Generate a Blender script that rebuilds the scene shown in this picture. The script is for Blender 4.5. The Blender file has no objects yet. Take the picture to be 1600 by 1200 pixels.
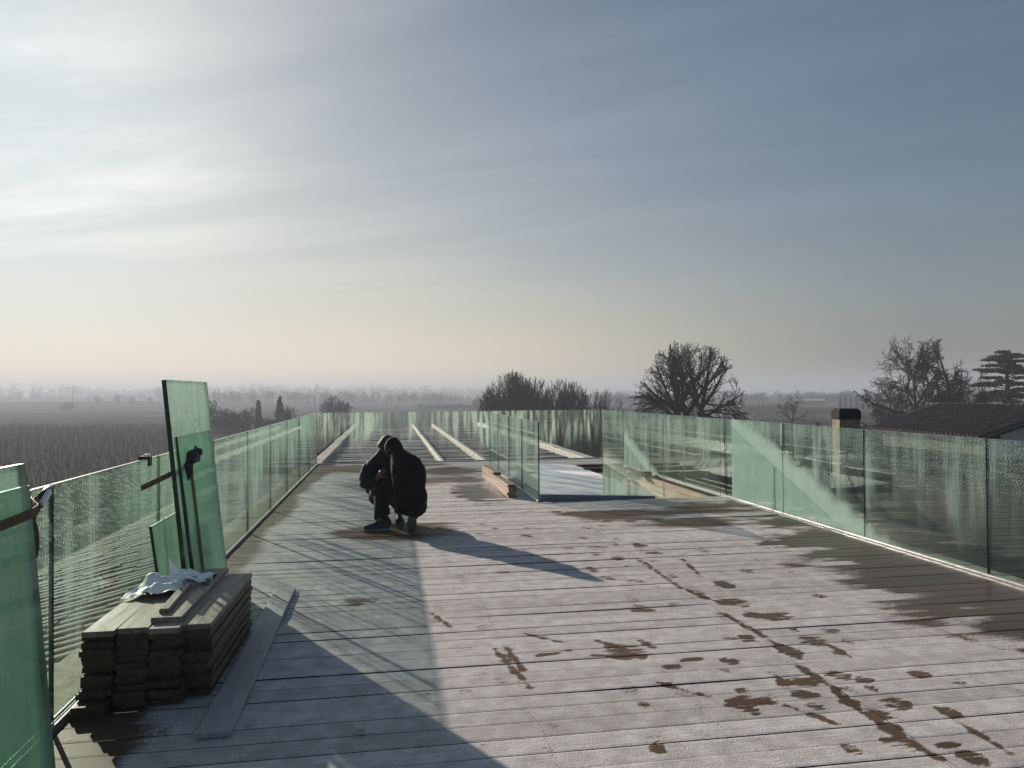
import bpy, math, random
import numpy as np
from mathutils import Vector, Matrix

SC = bpy.context.scene
COL = SC.collection
# ------------------------------------------------------------------ camera
YAW, PIT, ROL = 0.16255, 0.01128, -0.00745
F = Vector((math.sin(YAW)*math.cos(PIT), math.cos(YAW)*math.cos(PIT), math.sin(PIT)))
R0 = Vector((math.cos(YAW), -math.sin(YAW), 0)); U0 = R0.cross(F)
c, s = math.cos(ROL), math.sin(ROL)
RX = R0*c + U0*s; UX = -R0*s + U0*c
cam_d = bpy.data.cameras.new('camera'); cam = bpy.data.objects.new('camera', cam_d); COL.objects.link(cam)
cam_d.sensor_width = 36; cam_d.lens = 26.545; cam_d.clip_start = 0.05; cam_d.clip_end = 20000
cam.matrix_world = Matrix(((RX.x, UX.x, -F.x, 0), (RX.y, UX.y, -F.y, 0), (RX.z, UX.z, -F.z, 1.5), (0, 0, 0, 1)))
SC.camera = cam
# ------------------------------------------------------------------ light
SUN_EL = math.radians(17.2); SUN_AZ = math.radians(-29.6)     # azimuth from +Y, clockwise
sd = Vector((math.sin(SUN_AZ)*math.cos(SUN_EL), math.cos(SUN_AZ)*math.cos(SUN_EL), math.sin(SUN_EL)))
sl = bpy.data.lights.new('sun', 'SUN'); sl.energy = 5.0; sl.angle = math.radians(0.5); sl.color = (1.0, 0.87, 0.73)
so = bpy.data.objects.new('sun', sl); COL.objects.link(so)
so.rotation_euler = (-sd).to_track_quat('-Z', 'Y').to_euler()
SKY_STRENGTH = 0.055; SKY_KNEE = 9.5
SC.view_settings.view_transform = 'Standard'; SC.view_settings.look = 'None'
SC.view_settings.gamma = 1.0; SC.view_settings.use_curve_mapping = False
SC.view_settings.exposure = 0.5
SC.render.engine = 'CYCLES'
SC.cycles.use_denoising = True
SC.cycles.max_bounces = 8; SC.cycles.transparent_max_bounces = 24; SC.cycles.volume_bounces = 1
SC.cycles.diffuse_bounces = 3; SC.cycles.glossy_bounces = 3; SC.cycles.transmission_bounces = 6
SC.cycles.caustics_reflective = False; SC.cycles.caustics_refractive = False
SC.cycles.sample_clamp_indirect = 6.0


# ------------------------------------------------------------------ node helper
class NB:
    def __init__(self, nt): self.nt = nt
    def n(self, typ, **kw):
        x = self.nt.nodes.new(typ)
        for k, v in kw.items(): setattr(x, k, v)
        return x
    def put(self, sock, v):
        if v is None: return
        if isinstance(v, bpy.types.NodeSocket): self.nt.links.new(v, sock)
        elif isinstance(v, (tuple, list)) and len(v) == 3 and sock.type == 'RGBA': sock.default_value = (*v, 1)
        else: sock.default_value = v
    def m(self, op, a, b=None, c=None, clamp=False):
        x = self.n('ShaderNodeMath', operation=op, use_clamp=clamp)
        for i, v in enumerate((a, b, c)): self.put(x.inputs[i], v)
        return x.outputs[0]
    def ramp(self, v, lo, hi, a=0.0, b=1.0, smooth=True):
        x = self.n('ShaderNodeMapRange', interpolation_type='SMOOTHSTEP' if smooth else 'LINEAR')
        for i, q in enumerate((v, lo, hi, a, b)): self.put(x.inputs[i], q)
        return x.outputs[0]
    def mix(self, f, a, b, blend='MIX'):
        x = self.n('ShaderNodeMix', data_type='RGBA', blend_type=blend)
        self.put(x.inputs[0], f); self.put(x.inputs[6], a); self.put(x.inputs[7], b)
        return x.outputs[2]
    def noise(self, vec, scale=5.0, detail=3.0, rough=0.55, dist=0.0, col=False):
        x = self.n('ShaderNodeTexNoise'); self.put(x.inputs['Vector'], vec)
        x.inputs['Scale'].default_value = scale; x.inputs['Detail'].default_value = detail
        x.inputs['Roughness'].default_value = rough; x.inputs['Distortion'].default_value = dist
        return x.outputs[1 if col else 0]
    def voro(self, vec, scale, feature='F1', out=0, rnd=1.0):
        x = self.n('ShaderNodeTexVoronoi', feature=feature); self.put(x.inputs['Vector'], vec)
        x.inputs['Scale'].default_value = scale; x.inputs['Randomness'].default_value = rnd
        return x.outputs[out]
    def xyz(self, x=0.0, y=0.0, z=0.0):
        q = self.n('ShaderNodeCombineXYZ')
        for i, v in enumerate((x, y, z)): self.put(q.inputs[i], v)
        return q.outputs[0]
    def sep(self, v):
        q = self.n('ShaderNodeSeparateXYZ'); self.put(q.inputs[0], v); return q.outputs
    def mapping(self, vec, scale=(1, 1, 1), loc=(0, 0, 0), rot=(0, 0, 0)):
        q = self.n('ShaderNodeMapping'); self.put(q.inputs[0], vec)
        q.inputs['Scale'].default_value = scale; q.inputs['Location'].default_value = loc; q.inputs['Rotation'].default_value = rot
        return q.outputs[0]
    def geo(self, k='Position'): return self.n('ShaderNodeNewGeometry').outputs[k]
    def obj(self): return self.n('ShaderNodeTexCoord').outputs['Object']
    def rnd(self): return self.n('ShaderNodeObjectInfo').outputs['Random']
    def bump(self, h, strength=0.3, dist=0.01):
        q = self.n('ShaderNodeBump'); q.inputs['Strength'].default_value = strength; q.inputs['Distance'].default_value = dist
        self.put(q.inputs['Height'], h); return q.outputs[0]
    def mixsh(self, f, a, b):
        q = self.n('ShaderNodeMixShader'); self.put(q.inputs[0], f); self.put(q.inputs[1], a); self.put(q.inputs[2], b)
        return q.outputs[0]
    def pbsdf(self, color, rough=0.6, spec=0.5, normal=None, metal=0.0, **kw):
        q = self.n('ShaderNodeBsdfPrincipled')
        self.put(q.inputs['Base Color'], color); self.put(q.inputs['Roughness'], rough)
        self.put(q.inputs['Specular IOR Level'], spec); self.put(q.inputs['Metallic'], metal)
        if normal is not None: self.put(q.inputs['Normal'], normal)
        for k, v in kw.items(): self.put(q.inputs[k], v)
        return q.outputs[0]


def mat(name):
    m = bpy.data.materials.new(name); m.use_nodes = True; m.node_tree.nodes.clear()
    b = NB(m.node_tree); o = b.n('ShaderNodeOutputMaterial')
    return m, b, (lambda sh: m.node_tree.links.new(sh, o.inputs[0])), o


# ------------------------------------------------------------------ sky
W = bpy.data.worlds.new('World'); SC.world = W; W.use_nodes = True
W.node_tree.nodes.clear(); b = NB(W.node_tree)
wo = b.n('ShaderNodeOutputWorld'); bg = b.n('ShaderNodeBackground')
sky = b.n('ShaderNodeTexSky', sky_type='NISHITA'); sky.sun_disc = False
sky.sun_elevation = SUN_EL; sky.sun_rotation = SUN_AZ
sky.altitude = 50; sky.air_density = 1.0; sky.dust_density = 2.0; sky.ozone_density = 1.5
d = b.n('ShaderNodeTexCoord').outputs['Generated']
dx, dy, dz = b.sep(d)
zz = b.m('ADD', b.m('MAXIMUM', dz, 0.0), 0.09)
pl = b.xyz(b.m('DIVIDE', dx, zz), b.m('DIVIDE', dy, zz), 0.0)
pl = b.mapping(pl, rot=(0, 0, math.radians(28)))
w1 = b.noise(b.mapping(pl, scale=(0.35, 1.5, 1)), 1.0, 6, 0.6, 0.6)
w2 = b.noise(b.mapping(pl, scale=(0.12, 0.42, 1), loc=(3.1, 1.7, 0)), 1.0, 3, 0.5, 0.2)
cl = b.m('MULTIPLY', b.ramp(w1, 0.40, 0.78), b.ramp(w2, 0.34, 0.62))
cl = b.m('MULTIPLY', cl, b.ramp(dz, 0.04, 0.2))
# radiance of a hazy winter sky: the glow round the sun is wide and soft, so the Nishita peak rolls off smoothly to a milky white
bwv = b.n('ShaderNodeRGBToBW'); b.put(bwv.inputs[0], sky.outputs[0]); lum = bwv.outputs[0]
x2 = b.m('POWER', b.m('DIVIDE', lum, SKY_KNEE), 2.0)
roll = b.m('DIVIDE', 1.0, b.m('SQRT', b.m('ADD', 1.0, x2)))
skyc = b.mix(1.0, sky.outputs[0], b.xyz(roll, roll, roll), 'MULTIPLY')
skyc = b.mix(1.0, skyc, (0.94, 1.0, 1.06), 'MULTIPLY')
ol = b.m('MULTIPLY', lum, roll)
milk = b.mix(1.0, b.xyz(ol, ol, ol), (0.86, 1.00, 1.08), 'MULTIPLY')
skyc = b.mix(b.m('POWER', b.m('SUBTRACT', 1.0, roll), 0.5), skyc, milk)
# warm dusty layer low over the land, strongest towards the sun
vd = b.n('ShaderNodeVectorMath', operation='DOT_PRODUCT'); b.put(vd.inputs[0], d); vd.inputs[1].default_value = tuple(sd)
sunny = b.ramp(vd.outputs['Value'], 0.35, 0.93)
low = b.m('POWER', 2.718, b.m('MULTIPLY', b.m('MAXIMUM', dz, 0.0), -13.0))
skyc = b.mix(b.m('MULTIPLY', low, 0.95), skyc, b.mix(sunny, (2.35, 2.25, 2.05), (16.0, 13.0, 8.2)))
au = b.ramp(vd.outputs['Value'], 0.90, 1.0, 1.0, 1.10)          # brighter ring of sky close round the sun
skyc = b.mix(1.0, skyc, b.xyz(au, au, au), 'MULTIPLY')
cc = b.mix(cl, (1, 1, 1), (1.48, 1.38, 1.30))
skyc = b.mix(1.0, skyc, cc, 'MULTIPLY')
W.node_tree.links.new(skyc, bg.inputs[0]); bg.inputs[1].default_value = SKY_STRENGTH
W.node_tree.links.new(bg.outputs[0], wo.inputs[0])

# ------------------------------------------------------------------ mesh helpers
rng = np.random.default_rng(7)


class M:
    """collects faces; build() links them as one mesh object"""
    def __init__(self): self.v = []; self.f = []; self.mi = []; self.sm = []
    def add(self, verts, faces, mi=0, smooth=False):
        o = len(self.v); self.v.extend([tuple(map(float, p)) for p in verts])
        for f in faces:
            self.f.append(tuple(i+o for i in f)); self.mi.append(mi); self.sm.append(smooth)
    def box(self, x0, x1, y0, y1, z0, z1, mi=0, top=None):
        v = [(x0, y0, z0), (x1, y0, z0), (x1, y1, z0), (x0, y1, z0), (x0, y0, z1), (x1, y0, z1), (x1, y1, z1), (x0, y1, z1)]
        self.add(v, [(0, 3, 2, 1), (0, 1, 5, 4), (1, 2, 6, 5), (2, 3, 7, 6), (3, 0, 4, 7)], mi)
        self.add(v[4:], [(0, 1, 2, 3)], mi if top is None else top)
    def obox(self, cx, cy, z0, z1, lx, ly, ang=0.0, mi=0, bev=0.0):
        ca, sa = math.cos(ang), math.sin(ang)
        def P(x, y, z): return (cx+ca*x-sa*y, cy+sa*x+ca*y, z)
        hx, hy = lx/2, ly/2
        if bev <= 0:
            v = [P(-hx, -hy, z0), P(hx, -hy, z0), P(hx, hy, z0), P(-hx, hy, z0), P(-hx, -hy, z1), P(hx, -hy, z1), P(hx, hy, z1), P(-hx, hy, z1)]
            self.add(v, [(0, 3, 2, 1), (0, 1, 5, 4), (1, 2, 6, 5), (2, 3, 7, 6), (3, 0, 4, 7), (4, 5, 6, 7)], mi)
        else:
            e = bev
            v = [P(-hx, -hy, z0), P(hx, -hy, z0), P(hx, hy, z0), P(-hx, hy, z0),
                 P(-hx, -hy, z1-e), P(hx, -hy, z1-e), P(hx, hy, z1-e), P(-hx, hy, z1-e),
                 P(-hx+e, -hy+e, z1), P(hx-e, -hy+e, z1), P(hx-e, hy-e, z1), P(-hx+e, hy-e, z1)]
            self.add(v, [(0, 3, 2, 1), (0, 1, 5, 4), (1, 2, 6, 5), (2, 3, 7, 6), (3, 0, 4, 7),
                         (4, 5, 9, 8), (5, 6, 10, 9), (6, 7, 11, 10), (7, 4, 8, 11), (8, 9, 10, 11)], mi)
    def tube(self, pts, radii, sides=5, mi=0, smooth=True, cap=True):
        pts = np.asarray(pts, float); n = len(pts); rings = []
        t0 = pts[1]-pts[0]; t0 /= np.linalg.norm(t0)+1e-9
        a = np.cross(t0, (0.13, 0.31, 0.94)); a /= np.linalg.norm(a)+1e-9
        for i in range(n):
            t = pts[min(i+1, n-1)]-pts[max(i-1, 0)]; t /= np.linalg.norm(t)+1e-9
            a = a-t*(a@t); a /= np.linalg.norm(a)+1e-9; bb = np.cross(t, a)
            for k in range(sides):
                th = 2*math.pi*k/sides
                rings.append(pts[i]+radii[i]*(math.cos(th)*a+math.sin(th)*bb))
        f = [(i*sides+k, i*sides+(k+1) % sides, (i+1)*sides+(k+1) % sides, (i+1)*sides+k) for i in range(n-1) for k in range(sides)]
        if cap: f += [tuple(range(sides))[::-1], tuple((n-1)*sides+k for k in range(sides))]
        self.add(rings, f, mi, smooth)
    def grid(self, P, mi=0, smooth=True):
        h, w = P.shape[:2]
        self.add(P.reshape(-1, 3), [(i*w+j, i*w+j+1, (i+1)*w+j+1, (i+1)*w+j) for i in range(h-1) for j in range(w-1)], mi, smooth)
    def mesh(self, name, mats):
        me = bpy.data.meshes.new(name); me.from_pydata(self.v, [], self.f)
        for m in (mats if isinstance(mats, (list, tuple)) else [mats]): me.materials.append(m)
        me.polygons.foreach_set('material_index', self.mi); me.polygons.foreach_set('use_smooth', self.sm)
        me.update(); return me
    def build(self, name, mats, parent=None, loc=(0, 0, 0), rot=(0, 0, 0)):
        return link(name, self.mesh(name, mats), parent, loc, rot)


def link(name, me, parent=None, loc=(0, 0, 0), rot=(0, 0, 0)):
    o = bpy.data.objects.new(name, me); COL.objects.link(o)
    o.location = loc; o.rotation_euler = rot
    if parent: o.parent = parent
    return o


def empty(name, loc=(0, 0, 0), rot=(0, 0, 0), parent=None):
    o = bpy.data.objects.new(name, None); COL.objects.link(o); o.location = loc; o.rotation_euler = rot
    o.empty_display_size = 0.1
    if parent: o.parent = parent
    return o


def tag(o, label=None, cat=None, group=None, kind=None):
    if label: o['label'] = label
    if cat: o['category'] = cat
    if group: o['group'] = group
    if kind: o['kind'] = kind
    return o


def fast_mesh(name, V, Fq, mats, smooth=False):
    """numpy arrays straight to a mesh; Fq is (n, 3) or (n, 4)"""
    me = bpy.data.meshes.new(name); V = np.asarray(V, np.float32); Fq = np.asarray(Fq, np.int32); k = Fq.shape[1]
    me.vertices.add(len(V)); me.vertices.foreach_set('co', V.ravel())
    me.loops.add(Fq.size); me.loops.foreach_set('vertex_index', Fq.ravel())
    me.polygons.add(len(Fq)); me.polygons.foreach_set('loop_start', np.arange(0, Fq.size, k, dtype=np.int32))
    me.polygons.foreach_set('use_smooth', np.full(len(Fq), smooth))
    for m in (mats if isinstance(mats, (list, tuple)) else [mats]): me.materials.append(m)
    me.update(calc_edges=True); return me


def vnoise(x, y, seed=0):
    """smooth lattice noise in 0..1"""
    r = np.random.default_rng(seed).random((256, 256))
    xi = np.floor(x).astype(int); yi = np.floor(y).astype(int); fx = x-xi; fy = y-yi
    fx = fx*fx*(3-2*fx); fy = fy*fy*(3-2*fy)
    g = lambda a, q: r[a % 256, q % 256]
    return (g(xi, yi)*(1-fx)+g(xi+1, yi)*fx)*(1-fy)+(g(xi, yi+1)*(1-fx)+g(xi+1, yi+1)*fx)*fy


def fbm(x, y, seed=0, oct=4):
    a = 0.5; t = 0; s_ = 0
    for k in range(oct):
        t = t+a*vnoise(x*2**k, y*2**k, seed+k); s_ += a; a *= 0.5
    return t/s_


# ------------------------------------------------------------------ materials
def simple(name, col, rough=0.7, spec=0.4, var=0.25, scale=6.0, bump=0.2, metal=0.0, stretch=(1, 1, 1), per=0.15):
    m, b, out, _ = mat(name)
    p = b.n('ShaderNodeVectorMath', operation='ADD')
    b.put(p.inputs[0], b.obj()); rr = b.m('MULTIPLY', b.rnd(), 17.0); b.put(p.inputs[1], b.xyz(rr, rr, rr))
    p = b.mapping(p.outputs[0], scale=stretch)
    n1 = b.noise(p, scale, 5, 0.6)
    f = b.m('ADD', b.ramp(n1, 0.3, 0.7, 1-var, 1+var), b.m('MULTIPLY', b.m('SUBTRACT', b.rnd(), 0.5), per*2))
    col = b.mix(1.0, col, b.xyz(f, f, f), 'MULTIPLY')
    out(b.pbsdf(col, rough, spec, b.bump(n1, bump, 0.01) if bump else None, metal))
    return m


def m_deck():
    m, b, out, _ = mat('frosted_decking')
    pos = b.geo(); x, y, z = b.sep(pos)
    rnd = b.rnd()
    at = b.n('ShaderNodeAttribute', attribute_name='frost').outputs['Fac']
    wt = b.n('ShaderNodeAttribute', attribute_name='wet').outputs['Fac']
    px = b.m('ADD', x, b.m('MULTIPLY', rnd, 37.0))
    # wood: grain runs along the board
    g1 = b.noise(b.xyz(b.m('MULTIPLY', px, 1.6), b.m('MULTIPLY', y, 60.0), 0), 1.0, 5, 0.65, 0.4)
    g2 = b.noise(b.xyz(b.m('MULTIPLY', px, 0.8), b.m('MULTIPLY', y, 9.0), 0), 1.0, 3, 0.5)
    wood = b.mix(g1, (0.050, 0.030, 0.017), (0.150, 0.092, 0.055))
    wood = b.mix(b.ramp(g2, 0.35, 0.75, 0, 0.35), wood, (0.10, 0.082, 0.066))
    pv = b.m('ADD', 0.8, b.m('MULTIPLY', rnd, 0.4))
    wood = b.mix(1.0, wood, b.xyz(pv, pv, pv), 'MULTIPLY')
    wd_ = b.ramp(wt, 0, 1, 1.0, 0.74); wood = b.mix(1.0, wood, b.xyz(wd_, wd_, wd_), 'MULTIPLY')          # soaked boards are darker
    # frost crust: crystals, thin along the grain, broken edges
    e1 = b.noise(pos, 55, 4, 0.7); e2 = b.noise(pos, 9, 3, 0.55)
    e3 = b.noise(b.xyz(b.m('MULTIPLY', x, 5.0), b.m('MULTIPLY', y, 34.0), 0), 1.0, 3, 0.6)
    fr = b.m('ADD', at, b.m('MULTIPLY', b.m('SUBTRACT', e1, 0.5), 0.62))
    fr = b.m('ADD', fr, b.m('MULTIPLY', b.m('SUBTRACT', e3, 0.5), 0.5))
    fr = b.m('ADD', fr, b.m('MULTIPLY', b.m('SUBTRACT', b.noise(pos, 150, 3, 0.7), 0.5), 0.5))
    fr = b.ramp(fr, 0.26, 0.68)
    thin = b.m('ADD', b.ramp(e2, 0.3, 0.75, 0.78, 0.95), b.m('MULTIPLY', b.m('SUBTRACT', rnd, 0.5), 0.24))
    thin = b.m('MULTIPLY', thin, b.ramp(b.noise(pos, 110, 3, 0.7), 0.3, 0.62, 0.70, 1.0))
    thin = b.m('MULTIPLY', thin, b.ramp(b.noise(b.xyz(b.m('MULTIPLY', px, 2.2), b.m('MULTIPLY', y, 75.0), 0), 1.0, 3, 0.65), 0.3, 0.6, 0.80, 1.0))
    frm = b.m('MULTIPLY', fr, thin, clamp=True)
    ice = b.mix(b.ramp(e2, 0.3, 0.75), (0.60, 0.59, 0.59), (0.71, 0.70, 0.695))
    spk = b.m('LESS_THAN', b.voro(pos, 75), 0.12)
    spk = b.m('MULTIPLY', spk, b.ramp(b.noise(pos, 3, 2), 0.45, 0.65))
    ice = b.mix(b.m('MULTIPLY', spk, 0.9), ice, (0.95, 0.96, 1.0))  # near-white dots paint the sparkle of the crystals
    col = b.mix(frm, wood, ice)
    rough = b.m('ADD', b.m('MULTIPLY', frm, 0.32), b.ramp(wt, 0, 1, 0.55, 0.30), clamp=True)
    h = b.m('ADD', b.m('MULTIPLY', frm, b.m('ADD', 0.8, b.m('MULTIPLY', e1, 0.6))), b.m('MULTIPLY', g1, 0.35))
    spec = b.m('ADD', 0.12, b.m('MULTIPLY', wt, 0.04))
    out(b.pbsdf(col, rough, spec, b.bump(h, 0.55, 0.004)))
    return m


def m_glass(name, fog=0.10, streak=0.5, drops=0.5, tint=(0.955, 0.975, 0.965), graze=(0.72, 0.84, 0.78), region=None, band=0.5, rough=0.0, grime=(0.70, 0.80, 0.75)):
    """thin laminated sheet: tinted see-through + mirror reflection, with real dew, run marks and frost mist on it"""
    m, b, out, _ = mat(name)
    pos = b.geo(); x, y, z = b.sep(pos)
    rnd = b.m('MULTIPLY', b.rnd(), 53.0)
    sc_ = b.m('ADD', b.m('ADD', x, y), rnd)
    oz = b.sep(b.obj())[2]
    lw = b.n('ShaderNodeLayerWeight'); lw.inputs['Blend'].default_value = 0.5
    fac = b.ramp(lw.outputs['Facing'], 0.15, 0.95, 0, 1, smooth=False)
    tr = b.n('ShaderNodeBsdfTransparent'); b.put(tr.inputs[0], b.mix(fac, tint, graze))
    fres = b.m('ADD', 0.035, b.m('MULTIPLY', b.m('POWER', lw.outputs['Facing'], 5.0), 0.9))   # Schlick, the same from either side
    wav = b.noise(b.xyz(b.m('MULTIPLY', sc_, 1.2), b.m('MULTIPLY', z, 2.0), rnd), 1.0, 2, 0.5)
    gl = b.n('ShaderNodeBsdfGlossy'); gl.inputs['Roughness'].default_value = rough; gl.inputs[0].default_value = (0.92, 0.97, 0.94, 1)
    b.put(gl.inputs['Normal'], b.bump(wav, 0.25, 0.004))
    base = b.mixsh(fres, tr.outputs[0], gl.outputs[0])
    # run marks: narrow across, long downwards
    s1 = b.noise(b.xyz(b.m('MULTIPLY', sc_, 17.0), b.m('MULTIPLY', z, 0.9), rnd), 1.0, 4, 0.7)
    s2 = b.noise(b.xyz(b.m('MULTIPLY', sc_, 3.2), b.m('MULTIPLY', z, 0.5), rnd), 1.0, 2, 0.5)
    s3 = b.noise(b.xyz(b.m('MULTIPLY', sc_, 5.0), b.m('MULTIPLY', z, 3.0), rnd), 1.0, 3, 0.6)
    hi = b.ramp(oz, 0.30, 1.0)                                 # dew is heaviest on the upper half
    st = b.m('MULTIPLY', b.ramp(s1, 0.43, 0.64), b.ramp(s2, 0.36, 0.62, 0.12, 1.0))
    st = b.m('MULTIPLY', st, b.ramp(y, 4.5, 9.0, 0.55, 1.35))
    st = b.m('MULTIPLY', b.m('MULTIPLY', st, streak), b.ramp(b.m('ADD', oz, b.m('MULTIPLY', b.m('SUBTRACT', s2, 0.5), 1.1)), 0.22, 0.8, 0.06, 1.0))
    # droplets
    dc = b.xyz(sc_, z, rnd)
    v1 = b.voro(dc, 48); v2 = b.voro(dc, 105)
    dm = b.m('MULTIPLY', b.ramp(b.m('ADD', s3, b.m('MULTIPLY', hi, 0.3)), 0.42, 0.75), hi)
    dr = b.m('MULTIPLY', b.m('ADD', b.m('LESS_THAN', v1, 0.24), b.m('MULTIPLY', b.m('LESS_THAN', v2, 0.25), 0.6)), b.m('MULTIPLY', dm, drops), clamp=True)
    mist = b.m('MULTIPLY', b.ramp(s3, 0.25, 0.75, 0.4, 1.0), fog)
    mist = b.m('ADD', mist, b.m('MULTIPLY', b.ramp(oz, 0.55, 1.08), fog*band))
    dew = b.m('ADD', b.m('ADD', mist, st), dr, clamp=True)
    if region:
        dew = b.m('MAXIMUM', dew, region(b, x, y, z, s3))
    df = b.n('ShaderNodeBsdfDiffuse'); df.inputs[0].default_value = (*grime, 1)
    tl = b.n('ShaderNodeBsdfTranslucent'); tl.inputs[0].default_value = (*[min(1, g*v) for g, v in zip(grime, (0.88, 1.06, 0.94))], 1)
    sh = b.mixsh(0.62, df.outputs[0], tl.outputs[0])
    out(b.mixsh(b.m('MULTIPLY', dew, 0.93), base, sh))
    return m


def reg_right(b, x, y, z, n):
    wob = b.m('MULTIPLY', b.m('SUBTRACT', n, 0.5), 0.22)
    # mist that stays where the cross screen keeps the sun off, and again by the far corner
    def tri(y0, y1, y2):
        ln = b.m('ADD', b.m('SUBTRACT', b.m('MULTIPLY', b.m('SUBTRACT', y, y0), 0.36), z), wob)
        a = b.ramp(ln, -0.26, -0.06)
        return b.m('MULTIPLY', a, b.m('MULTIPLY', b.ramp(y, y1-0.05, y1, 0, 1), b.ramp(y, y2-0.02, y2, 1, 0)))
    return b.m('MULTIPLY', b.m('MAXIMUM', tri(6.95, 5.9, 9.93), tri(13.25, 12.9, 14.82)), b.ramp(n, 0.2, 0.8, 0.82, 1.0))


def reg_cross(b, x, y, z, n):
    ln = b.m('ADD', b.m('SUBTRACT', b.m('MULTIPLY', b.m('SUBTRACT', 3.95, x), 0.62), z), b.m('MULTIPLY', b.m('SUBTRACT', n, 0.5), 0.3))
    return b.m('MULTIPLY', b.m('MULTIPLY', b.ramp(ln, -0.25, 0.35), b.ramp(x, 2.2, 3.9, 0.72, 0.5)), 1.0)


M_deck = m_deck()
M_gl_left = m_glass('wet_glass_left', fog=0.05, streak=0.58, drops=0.62)
M_gl_back = m_glass('wet_glass_back', fog=0.01, streak=0.62, drops=0.2, band=0.4, tint=(0.90, 0.92, 0.91), grime=(0.62, 0.66, 0.64))
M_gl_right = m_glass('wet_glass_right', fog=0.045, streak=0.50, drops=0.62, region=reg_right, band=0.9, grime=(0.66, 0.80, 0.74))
M_gl_inner = m_glass('wet_glass_inner', fog=0.04, streak=0.6, drops=0.2, band=0.5, tint=(0.98, 0.99, 0.985), graze=(0.80, 0.91, 0.86))
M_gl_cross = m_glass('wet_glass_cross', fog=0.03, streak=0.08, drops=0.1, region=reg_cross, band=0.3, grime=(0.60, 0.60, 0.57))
M_gl_loose = m_glass('loose_glass', fog=0.42, streak=0.55, drops=0.7, tint=(0.86, 0.92, 0.89), graze=(0.60, 0.76, 0.69), band=0.2, grime=(0.66, 0.74, 0.69))
M_gl_milky = m_glass('frosted_loose_glass', fog=0.85, streak=0.5, drops=0.1, tint=(0.82, 0.90, 0.86), graze=(0.55, 0.70, 0.63), band=0.05, grime=(0.72, 0.82, 0.76))
M_gl_stack = m_glass('stacked_glass', fog=0.58, streak=0.6, drops=0.15, tint=(0.78, 0.86, 0.82), graze=(0.50, 0.64, 0.58), band=0.1, grime=(0.62, 0.70, 0.66))
M_edge = simple('glass_cut_edge', (0.012, 0.032, 0.026), 0.25, 0.6, 0.2, 20, 0.05)  # near-black green takes in the shade on the upright edges
M_edgetop = simple('sunlit_frosted_edge', (0.72, 0.76, 0.74), 0.35, 0.5, 0.15, 30, 0.2)  # whitish tone stands for sun on the top edges, besides frost
M_alu = simple('aluminium', (0.62, 0.63, 0.64), 0.32, 0.5, 0.12, 12, 0.08, metal=0.85)
M_dark = simple('dark_gap', (0.012, 0.012, 0.013), 0.9, 0.2, 0.3, 5, 0.1)
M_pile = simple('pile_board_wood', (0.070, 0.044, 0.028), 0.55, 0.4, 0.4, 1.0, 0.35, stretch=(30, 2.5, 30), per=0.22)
M_pile_lit = simple('lit_board_wood', (0.24, 0.20, 0.165), 0.55, 0.4, 0.4, 1.0, 0.3, stretch=(22, 2.0, 22), per=0.12)  # paler copy for the pile's top; its greyish tone stands for light
M_lone = simple('frosted_board', (0.40, 0.40, 0.41), 0.6, 0.4, 0.10, 2.0, 0.3, stretch=(20, 2.0, 20))
M_raw = simple('raw_timber', (0.34, 0.245, 0.165), 0.65, 0.35, 0.35, 1.0, 0.3, stretch=(26, 2, 26))
M_plank = simple('fresh_plank', (0.21, 0.14, 0.085), 0.5, 0.45, 0.4, 1.0, 0.3, stretch=(26, 2, 26), per=0.2)
M_membrane = simple('frosted_membrane', (0.89, 0.89, 0.90), 0.58, 0.35, 0.10, 3.0, 0.25)
M_sheet = simple('white_plastic', (0.86, 0.87, 0.88), 0.6, 0.3, 0.10, 9.0, 0.15)
M_strap = simple('tan_webbing', (0.11, 0.08, 0.045), 0.8, 0.2, 0.25, 60, 0.3)
M_buckle = simple('black_buckle', (0.012, 0.012, 0.018), 0.5, 0.4, 0.3, 30, 0.2)
M_paper = simple('paper_tag', (0.75, 0.75, 0.75), 0.6, 0.3, 0.05)
M_tile = simple('roof_tile', (0.040, 0.036, 0.033), 0.65, 0.05, 0.45, 5.0, 0.4, per=0.35)
M_tile2 = simple('dark_roof_tile', (0.048, 0.038, 0.034), 0.45, 0.4, 0.4, 4.0, 0.4, per=0.25)
M_slat = simple('frosty_slat', (0.30, 0.30, 0.30), 0.45, 0.5, 0.35, 1.2, 0.3, stretch=(2, 10, 10), per=0.25)
M_slat_shade = simple('shaded_slat_side', (0.028, 0.024, 0.021), 0.6, 0.2, 0.3, 3, 0.2)  # batten sides: dark tone stands for the shade on their backlit faces
M_beam = simple('frosty_beam', (0.52, 0.50, 0.46), 0.6, 0.4, 0.3, 3.0, 0.4, stretch=(4, 1.5, 4))
M_kerb = simple('mossy_stone', (0.30, 0.27, 0.19), 0.8, 0.3, 0.5, 14.0, 0.6)
M_wall = simple('rendered_wall', (0.34, 0.30, 0.25), 0.85, 0.2, 0.2, 1.5, 0.3)
M_gable = simple('white_render', (0.60, 0.58, 0.58), 0.85, 0.2, 0.08, 1.5, 0.2)
M_ridge = simple('mossy_ridge_tile', (0.05, 0.044, 0.032), 0.8, 0.2, 0.4, 8, 0.3)
M_hwall = simple('dark_stone_wall', (0.085, 0.08, 0.076), 0.85, 0.2, 0.08, 1.5, 0.2)
M_chim = simple('sooty_render', (0.22, 0.185, 0.14), 0.85, 0.2, 0.3, 5.0, 0.4)
M_bark = simple('dark_bark', (0.045, 0.038, 0.034), 0.85, 0.2, 0.4, 8.0, 0.5)
M_twig = simple('twig', (0.050, 0.040, 0.036), 0.85, 0.15, 0.3, 4.0, 0.0)
M_everg = simple('evergreen_needles', (0.026, 0.038, 0.028), 0.7, 0.2, 0.5, 1.5, 0.0)
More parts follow.
